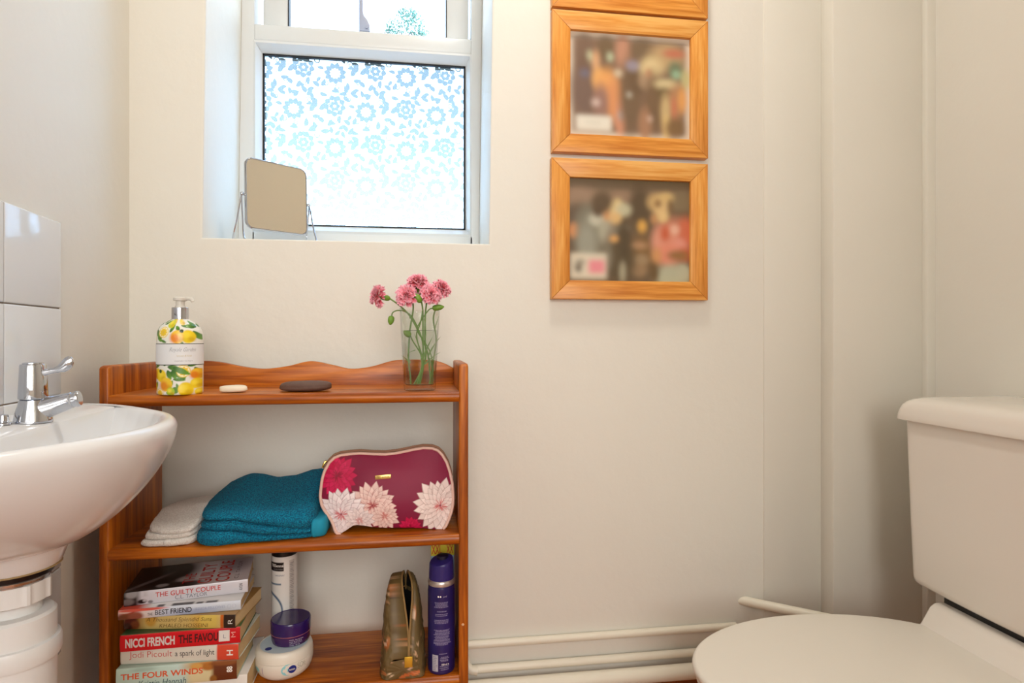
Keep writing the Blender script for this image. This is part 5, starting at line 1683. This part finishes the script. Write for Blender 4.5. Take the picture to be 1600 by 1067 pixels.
def dot(parent, phi0, z0, rx, rz, rf, m, name, k=28, lift=0.0003):
    bm = NB()
    c_ = bm.verts.new((rf(z0) * math.sin(phi0) * 1.006, -rf(z0) * math.cos(phi0) * 1.006, z0))
    ringv = []
    for i in range(k):
        t = 2 * PI * i / k
        zz = z0 + rz * math.sin(t)
        rad = rf(zz) + lift
        p = phi0 + rx * math.cos(t) / rf(z0)
        ringv.append(bm.verts.new((rad * math.sin(p), -rad * math.cos(p), zz)))
    for i in range(k):
        bm.faces.new((c_, ringv[i], ringv[(i + 1) % k]))
    return obj(name, bm, m, parent, False, True)
NAVY = ink('brand_blue', (28, 44, 130), 0.35)
CYAN = ink('pale_cyan', (150, 214, 220), 0.35)
dot(j1, 0.34, 0.0215, 0.0115, 0.0100, jrad, CYAN, 'logo_swirl', lift=0.0002)
dot(j1, 0.42, 0.0215, 0.0100, 0.0095, jrad, jw, 'logo_ring', lift=0.00035)
dd = dot(j1, 0.475, 0.0215, 0.0068, 0.0068, jrad, NAVY, 'logo_disc', lift=0.0005)
curved('NIVEA', 0.0098, 0.0030, 0.370, 0.0200, lambda z_: jrad(z_) + 0.0006, I_WHITE, dd, 0.02)
curved('SOft', 0.0155, 0.0085, 0.66, 0.0205, lambda z_: jrad(z_) + 0.0002, ink('soft_grey', (110, 112, 80)), j1, -0.025)
dot(j1, -0.92, 0.0190, 0.0075, 0.0042, jrad, CYAN, 'side_swirl')
dot(j1, -0.60, 0.0190, 0.0006, 0.0075, jrad, ink('violet', (150, 120, 160)), 'side_print')
bm = NB()
lathe(bm, [(0.0395, 0.04785), (0.0395, 0.04815), (0.002, 0.04815)], J1, 56, True, True)
lab_ = obj('lid_label', bm, mat('pale_blue_label', (206, 224, 232), 0.3), j1)
bm = NB()
lathe(bm, [(0.0056, 0.0), (0.0056, 0.0002), (0.0005, 0.0002)], J1 + Vector((-0.0215, -0.0215, 0.0481)), 24)
obj('lid_logo', bm, NAVY, j1)

J2 = Vector((-0.2290, 1.1200, ZB + 0.0003 + 0.0485))
j2 = thing('night_cream_jar', 'small dark blue cream jar standing on top of the white jar', 'jar', J2)
dk = mat('deep_violet_plastic', (44, 22, 92), 0.18, coat=0.3)
bm = NB()
lathe(bm, [(0.002, 0.0), (0.0285, 0.0), (0.0310, 0.0015), (0.0324, 0.006), (0.0330, 0.0150), (0.0326, 0.0172)], J2, 60)
obj('jar_body', bm, mat('violet_glass', (58, 26, 84), 0.15, coat=0.4), j2)
bm = NB()
lathe(bm, [(0.0328, 0.0172), (0.0336, 0.0175), (0.0336, 0.0181), (0.0328, 0.0184)], J2, 60, False, False)
obj('trim_ring', bm, mat('rose_line', (206, 130, 140), 0.3, 0.6), j2)
bm = NB()
lathe(bm, [(0.0322, 0.0182), (0.0334, 0.0186), (0.0336, 0.0300), (0.0336, 0.0375), (0.0328, 0.0392), (0.0318, 0.0396), (0.0312, 0.0390), (0.002, 0.0384)], J2, 60)
obj('jar_lid', bm, dk, j2)
cr_ = lambda z_: interp(z_, [0, .006, .015, .018], [.031, .0324, .0330, .0330])
LAV = ink('pale_print', (206, 200, 222))
for k, (w_, x_) in enumerate(((0.024, 0.12), (0.021, 0.12), (0.022, 0.12), (0.017, 0.12))):
    s_ = ('NIVEA  Nachtcreme', 'creme de nuit 50 ml', 'night cream for skin', 'noche  50 ml')[k]
    curved(s_, w_, 0.0021, x_, 0.0120 - 0.0030 * k, cr_, LAV, j2, 0.0)

HS = Vector((-0.2510, 1.1720, ZB + 0.0003))
hs = thing('hairspray_can', 'white hairspray can with a black cap, behind the cream jars', 'spray can', HS)
HR = 0.0226
def paint_hs(o_, ang, z_):
    X = ang * 22.6
    P_ = Paint(X, z_ * 1000, (224, 220, 214))
    P_.rect(-40, 3.5, 158, 174, (22, 16, 18), 0.5)
    P_.rect(13, 24, 20, 176, (196, 190, 182), 0.6)
    for k in range(78):
        P_.rect(14 + (k % 3) * 0.4, 22.5 - (k % 4) * 0.9, 22 + k * 1.95, 22.9 + k * 1.95, (120, 116, 118), 0.35, 0.8)
    # blue sweeping bands
    for cx_, cz_, rr_, c_ in ((-30, 88, 32, (70, 96, 124)), (-30, 86, 29.5, (224, 220, 214))):
        P_.ell(cx_, cz_, rr_, rr_ * 1.0, c_, 0, .06)
    P_.rect(-40, -1, 133.0, 136.0, (92, 112, 132), 0.6)
    P_.apply(o_)
dense(hs, 'can_body', lambda z_: interp(z_, [0, .004, .178, .183], [HR * .97, HR, HR, HR * .97]), (0.0, 0.183), paint_hs, M['print_gloss'], HS, 170, 150)
bm = NB()
lathe(bm, [(0.0212, 0.1828), (0.0222, 0.1835), (0.0222, 0.205), (0.0212, 0.212), (0.018, 0.2145), (0.002, 0.215)], HS, 48)
obj('spray_cap', bm, M['black'], hs)
curved('TRESemmé', 0.0250, 0.0052, -0.95, 0.1655, HR + 0.0002, I_WHITE, hs, 0.012)
curved('SALON FINISH', 0.018, 0.0022, -0.70, 0.1605, HR + 0.0002, ink('silver_grey', (150, 146, 146)), hs, 0.0)
curved('HAIRSPRAY', 0.0175, 0.0030, -0.55, 0.1490, HR + 0.0002, I_GREY, hs, 0.0)

DP = Vector((0.0330, 1.0780, ZB + 0.0003))
dp = thing('deodorant_can', 'dark blue deodorant spray can with silver collar, beside the right upright', 'spray can', DP)
DR = 0.0236
def drad(z_): return interp(z_, [0.0, 0.002, 0.005, 0.139, 0.146, 0.150], [DR * .94, DR * .99, DR, DR, DR * .975, DR * .94])
def paint_dp(o_, ang, z_):
    X = ang * 23.6
    Z = z_ * 1000
    P_ = Paint(X, Z, (34, 26, 86))
    P_.rect(-75, 75, 40, 100, (40, 34, 104), 20, .5)
    rnd = random.Random(2)
    P_.rect(-17.5, -6.5, 6, 34, (186, 184, 196), 0.6)
    for k in range(9):
        P_.rect(-16.5, -7.5 - rnd.random() * 3, 8 + k * 2.8, 9 + k * 2.8, (90, 86, 120), 0.5, .8)
    def lines(z0, n_, step, wmax, cx):
        for k in range(n_):
            w_ = wmax * rnd.uniform(0.72, 1.0)
            x = cx - w_ / 2
            while x < cx + w_ / 2:
                l_ = rnd.uniform(0.9, 3.0)
                P_.rect(x, x + l_, z0 - k * step - 0.55, z0 - k * step + 0.35, (172, 166, 198), 0.35, 0.85)
                x += l_ + 0.55
    lines(124, 4, 2.6, 26, -1); lines(109, 1, 2, 17, -1); lines(104, 2, 2.6, 22, -1); lines(94, 3, 2.6, 28, -1)
    lines(77, 13, 2.1, 30, 0); lines(36, 1, 2, 18, 2); lines(30.5, 4, 2.3, 15, 4); lines(15, 3, 3.0, 16, 4)
    P_.apply(o_)
dense(dp, 'can_body', drad, (0.0, 0.150), paint_dp, M['print_gloss'], DP, 240, 170)
bm = NB()
lathe(bm, [(0.0222, 0.1495), (0.0234, 0.1505), (0.0236, 0.1545), (0.0226, 0.1580), (0.0215, 0.159)], DP, 48)
obj('collar_ring', bm, mat('silver_collar', (206, 196, 192), 0.28, 0.8), dp)
bm = NB()
rr = []
for z_, r_ in ((0.1585, 0.0210), (0.1590, 0.0216), (0.1800, 0.0212), (0.1850, 0.0209)):
    rr.append([(DP.x + r_ * math.cos(2 * PI * k / 48), DP.y + r_ * math.sin(2 * PI * k / 48), DP.z + z_) for k in range(48)])
# slanted, recessed top
for r_, dz in ((0.0206, 0.0), (0.0195, 0.0022), (0.0165, 0.0032), (0.010, 0.0036), (0.001, 0.0036)):
    rr.append([(DP.x + r_ * math.cos(2 * PI * k / 48), DP.y + r_ * math.sin(2 * PI * k / 48), DP.z + 0.188 + dz + 0.0055 * max(-1, min(1, 0.7 * math.cos(2 * PI * k / 48) + 0.7 * math.sin(2 * PI * k / 48))) * (r_ / 0.0206)) for k in range(48)])
rings(bm, rr)
obj('spray_cap', bm, mat('indigo_cap', (46, 36, 104), 0.35), dp)
bm = NB()
lathe(bm, [(0.0102, 0.0), (0.0102, 0.0055), (0.008, 0.007), (0.001, 0.0072)], DP + Vector((0.002, 0.004, 0.191)), 30)
obj('spray_button', bm, mat('black_indigo', (22, 16, 40), 0.4), dp)
for k, (cx_, s_) in enumerate(((-0.30, 'o'), (-0.05, 'o'))):
    dot(dp, -0.25 + k * 0.16, 0.1345, 0.0013, 0.0015, lambda z_: DR, I_WHITE, 'print_mark')
curved('ord', 0.0062, 0.0035, 0.10, 0.1328, DR, LAV, dp, -0.02)
curved('150 ml e', 0.013, 0.0030, -0.02, 0.0165, DR, I_WHITE, dp, 0.02)

XB = Vector((0.0370, 1.1520, ZB + 0.0003))
xb = thing('tall_pack', 'tall yellow topped pack with red letters, hidden behind the blue deodorant can', 'pack', XB)
bm = NB()
box(bm, XB.x - 0.0215, XB.x + 0.0215, XB.y - 0.0160, XB.y + 0.0160, XB.z, XB.z + 0.178, 0.002, 2)
obj('pack_body', bm, mat('pale_blue_card', (150, 186, 206), 0.45), xb)
bm = NB()
box(bm, XB.x - 0.0217, XB.x + 0.0217, XB.y - 0.0162, XB.y + 0.0162, XB.z + 0.1755, XB.z + 0.2130, 0.002, 2)
xt = obj('pack_top', bm, mat('yellow_card', (216, 200, 60), 0.45), xb)
lettering('XXL', 0.0190, 0.0165, lambda x, y: (-0.0205 + x, -0.0166, 0.1800 + y), ink('red_letters', (196, 70, 30)), xt, 0.02)
lettering('XX', 0.0125, 0.0165, lambda x, y: (0.0070 + x, -0.0166, 0.1800 + y), ink('red_letters_2', (196, 70, 30)), xt, 0.02)

# olive pouch, seen end-on with its zip open
PO = Vector((-0.0330, 1.100, ZB + 0.0003))
po = thing('olive_pouch', 'upright olive green leaf print pouch with its zip gaping open, on the bottom shelf', 'pouch', PO)
ys = [-0.0475, -0.046, -0.042, -0.036, -0.028, -0.018, -0.008, 0.002, 0.014, 0.028, 0.042, 0.055, 0.064, 0.068]
Hh = [0.034, 0.046, 0.057, 0.072, 0.094, 0.117, 0.135, 0.146, 0.151, 0.154, 0.150, 0.138, 0.118, 0.095]
Wl = [0.0310, 0.0345, 0.0375, 0.0390, 0.0400, 0.0408, 0.0410, 0.0408, 0.0385, 0.0370, 0.035, 0.032, 0.028, 0.024]
Gg = [0.0004, 0.0005, 0.0007, 0.0014, 0.0036, 0.0066, 0.0086, 0.0086, 0.0072, 0.0052, 0.0034, 0.0016, 0.0006, 0.0004]
Lx = [0.0100, 0.0102, 0.0103, 0.0100, 0.0094, 0.0085, 0.0070, 0.0055, 0.0040, 0.0030, 0.0025, 0.002, 0.002, 0.002]
NP = 46
def pouch_pt(j, i):
    """j: station front to back, i: around from the left lip, under, to the right lip."""
    t = i / NP
    y = np.interp(j, range(len(ys)), ys)
    H, W, G, lx_ = (float(np.interp(j, range(len(ys)), A)) for A in (Hh, Wl, Gg, Lx))
    if t < 0.36:
        k = t / 0.36                          # left flank, top to bottom
        z_ = H * (1 - k)
        x_ = lx_ - G - (W - 0.002 + lx_ - G) * (k ** 0.13) 
    elif t < 0.64:
        k = (t - 0.36) / 0.28
        x_ = -W + 0.002 + (2 * W - 0.004) * k
        z_ = 0.0
    else:
        k = (t - 0.64) / 0.36
        z_ = H * k
        x_ = lx_ + G + (W - 0.002 - lx_ - G) * ((1 - k) ** 0.31)
    f_ = 0.0022 * noise.noise(Vector((x_ * 60, y * 55, z_ * 55))) + 0.0010 * noise.noise(Vector((x_ * 160, y * 150, z_ * 150)))
    dn = 1.0 if 0.02 < t < 0.98 else 0.0
    pinch = -0.005 * math.exp(-((z_ - 0.062) / 0.016) ** 2) * math.exp(-((y + 0.030) / 0.016) ** 2) * (1 if t < 0.36 else 0.6) * (1 if x_ > -0.028 else 0)
    return Vector((PO.x + x_ * (1 + 0.0) + (f_ * dn if t < .36 or t > .64 else 0), PO.y + y + f_ * dn - pinch, PO.z + max(0.0, z_ + (f_ * dn if z_ > 0.01 else 0))))
NJ = 78
def po_fn(a_, b_):
    return pouch_pt(b_ * (len(ys) - 1), a_ * NP)
o, a, b = grid_obj('pouch_body', 180, NJ, po_fn, M['print'], po)
so = o.modifiers.new('cloth', 'SOLIDIFY')
so.thickness = 0.0012
so.offset = 1
co3 = np.array([v.co for v in o.data.vertices])
X3 = co3[:, 0] * 1000 + np.where(a > 0.5, 40, 0) + co3[:, 1] * 700
Z3 = co3[:, 2] * 1000
P = Paint(X3, Z3, (104, 84, 48))
rnd = random.Random(6)
for k in range(240):
    P.ell(rnd.uniform(-90, 150), rnd.uniform(0, 160), rnd.uniform(6, 16), rnd.uniform(0.5, 1.2), (86, 68, 36) if k % 2 else (122, 100, 58), rnd.uniform(1.2, 1.9), 0.8, 0.45)
for k in range(100):
    cx_, cz_, an = rnd.uniform(-85, 140), rnd.uniform(2, 158), rnd.uniform(0.4, 2.6)
    c_ = ((190, 152, 116), (176, 134, 96), (160, 96, 52), (200, 166, 132), (158, 122, 80), (140, 100, 56))[k % 6]
    L_ = rnd.uniform(4, 8)
    P.petal(cx_, cz_, an, L_, L_ * 0.22, c_, c_, soft=0.8)
    P.petal(cx_, cz_, an + 0.9, L_ * .8, L_ * 0.18, c_, c_, soft=0.8)
    P.petal(cx_, cz_, an + 2.3, L_ * .9, 0.6, (74, 54, 26), (74, 54, 26), soft=0.6)
for cx_, cz_, an, L_ in ((-20, 16, 0.5, 34), (-62, 40, 1.0, 30), (-40, 66, -0.15, 28), (-30, 118, 1.3, 26), (40, 90, 1.3, 26), (-55, 10, 0.3, 20), (60, 20, .4, 30)):
    P.petal(cx_, cz_, an, L_, 3.0, (170, 96, 50), (186, 118, 70), soft=1.5)
    P.petal(cx_, cz_ + 2, an, L_ * .8, 1.6, (226, 196, 166), (216, 180, 150), soft=1.0)
P.apply(o)
bm = NB()                                             # front end panel closing the pouch under the zip
fr_ = [pouch_pt(0, i) for i in range(NP + 1)]
c_ = Vector((PO.x + 0.002, PO.y - 0.0492, PO.z + 0.016))
cv = bm.verts.new(c_)
vv = [bm.verts.new(p) for p in fr_]
for i in range(NP):
    bm.faces.new((cv, vv[i], vv[i + 1]))
bm.faces.new((cv, vv[NP], vv[0]))
bmesh.ops.subdivide_edges(bm, edges=bm.edges[:], cuts=5, use_grid_fill=True)
en = obj('end_panel', bm, M['print'], po)
c3 = np.array([v.co for v in en.data.vertices])
P = Paint(c3[:, 0] * 1000, c3[:, 2] * 1000, (104, 84, 48))
for cx_, cz_, an, L_, c_ in ((-18, 5, 2.2, 9, (206, 176, 140)), (6, 22, 2.1, 12, (196, 150, 116)), (10, 14, 1.0, 10, (206, 168, 140)), (14, 4, 0.4, 30, (200, 112, 62)), (-6, 2, 0.35, 30, (190, 100, 50)), (-20, 24, 1.4, 8, (190, 150, 110))):
    P.petal(cx_, cz_, an, L_, L_ * .22 if L_ < 20 else 3, c_, c_, soft=0.8)
P.apply(en)
zm = mat('olive_zip', (150, 118, 70), 0.5, bump=0.6, bscale=700)
for nm, i0 in (('zip_edge', 0), ('zip_edge', NP)):
    bm = NB()
    tube(bm, [pouch_pt(j * 0.25, i0) for j in range(4 * (len(ys) - 1) + 1)], 0.0017, 8)
    obj(nm, bm, zm, po)
bm = NB()
box(bm, PO.x + 0.0030, PO.x + 0.0165, PO.y - 0.0535, PO.y - 0.0508, PO.z + 0.0215, PO.z + 0.0395, 0.0008, 2)
obj('zip_tab', bm, mat('gold_tab', (216, 176, 62), 0.35, 0.7), po, label='square gold zip end tab')
bm = NB()
lin_rings = []
for j in (2, 3, 4, 5, 6, 7, 8, 9, 10, 11, 12):
    ring = []
    for i in range(NP + 1):
        p = pouch_pt(j, i)
        cx_ = PO.x + 0.002
        ring.append(Vector((cx_ + (p.x - cx_) * 0.80 - (0.0008 if i < NP / 2 else -0.0008) * (1 if i in (0, NP) else 0), p.y, max(PO.z + 0.003, PO.z + (p.z - PO.z) * 0.965))))
    lin_rings.append(ring)
V = [[bm.verts.new(p) for p in r] for r in lin_rings]
for r0, r1 in zip(V[:-1], V[1:]):
    for i in range(NP):
        bm.faces.new((r0[i], r0[i + 1], r1[i + 1], r1[i]))
bm.faces.new(V[-1])
obj('lining', bm, mat('black_lining', (14, 12, 12), 0.9), po)
bm = NB()
bm.faces.new([bm.verts.new(pouch_pt(len(ys) - 1, i)) for i in range(NP + 1)])
be = obj('back_panel', bm, mat('olive_cloth', (104, 84, 48), 0.7), po, smooth=False)

# ------------------------------------------------------------------ light
w = bpy.data.worlds.new('daylight')
SC.world = w
w.use_nodes = True
nt = w.node_tree
bg = nt.nodes['Background']
tc = nt.nodes.new('ShaderNodeTexCoord')
sp_ = nt.nodes.new('ShaderNodeSeparateXYZ')
nt.links.new(tc.outputs['Generated'], sp_.inputs[0])
mr_ = nt.nodes.new('ShaderNodeMapRange')
mr_.inputs[1].default_value = -1.0
mr_.inputs[2].default_value = 1.0
nt.links.new(sp_.outputs['Z'], mr_.inputs[0])
cr = nt.nodes.new('ShaderNodeValToRGB')
e = cr.color_ramp.elements
e[0].position, e[0].color = 0.0, (0.9, 1.0, 1.0, 1)
e[1].position, e[1].color = 1.0, (1.2, 1.7, 2.4, 1)
for z, c in ((-0.02, (1.3, 1.4, 1.5, 1)), (0.03, (6.4, 7.6, 8.8, 1)), (0.14, (5.6, 6.8, 8.0, 1)), (0.30, (2.9, 3.6, 4.4, 1)), (0.42, (1.8, 2.3, 2.9, 1)), (0.6, (1.5, 2.0, 2.7, 1))):
    x = e.new((z + 1) / 2)
    x.color = c
nt.links.new(mr_.outputs[0], cr.inputs['Fac'])
nt.links.new(cr.outputs['Color'], bg.inputs['Color'])
bg.inputs['Strength'].default_value = 1.8

cl = thing('ceiling_light', 'round white ceiling lamp above the middle of the room', 'ceiling light', (0.25, 0.85, CEIL))
bm = NB()
lathe(bm, [(0.11, 0.0), (0.11, -0.02), (0.10, -0.025), (0.01, -0.025)], (0.25, 0.85, CEIL), 40)
obj('lamp_base', bm, M['upvc'], cl)
ld = bpy.data.lights.new('ceiling_lamp', 'AREA')
ld.shape = 'DISK'
ld.size = 0.22
ld.energy = 6.8
ld.color = (1.0, 0.93, 0.85)
lo = bpy.data.objects.new('ceiling_lamp', ld)
lo.location = (0.25, 0.85, CEIL - 0.03)
COL.objects.link(lo)

ld = bpy.data.lights.new('hallway_fill_light', 'AREA')  # added fill behind the viewer, standing in for an unknown frontal light
ld.shape = 'RECTANGLE'
ld.size = 1.20
ld.size_y = 1.36
ld.energy = 35
ld.color = (1.0, 0.985, 0.97)
lo = bpy.data.objects.new('hallway_fill_light', ld)
lo.location = (0.15, HY + 0.035, 1.55)
lo.rotation_euler = (R(90), 0, 0)
COL.objects.link(lo)

# ------------------------------------------------------------------ camera
cd = bpy.data.cameras.new('camera')
cd.sensor_width = 36.0
cd.lens = 954.0 / 1600.0 * 36.0
cd.shift_y = -4.5 / 1600.0
cd.clip_start = 0.02
co = bpy.data.objects.new('camera', cd)
co.location = (0, 0, 0.95)
co.rotation_euler = (R(90), 0, -math.atan(140.0 / 954.0))
COL.objects.link(co)
SC.camera = co
SC.view_settings.view_transform = 'Standard'
SC.view_settings.look = 'None'
SC.view_settings.exposure = 0.22
SC.view_settings.gamma = 1.0
SC.view_settings.use_curve_mapping = False
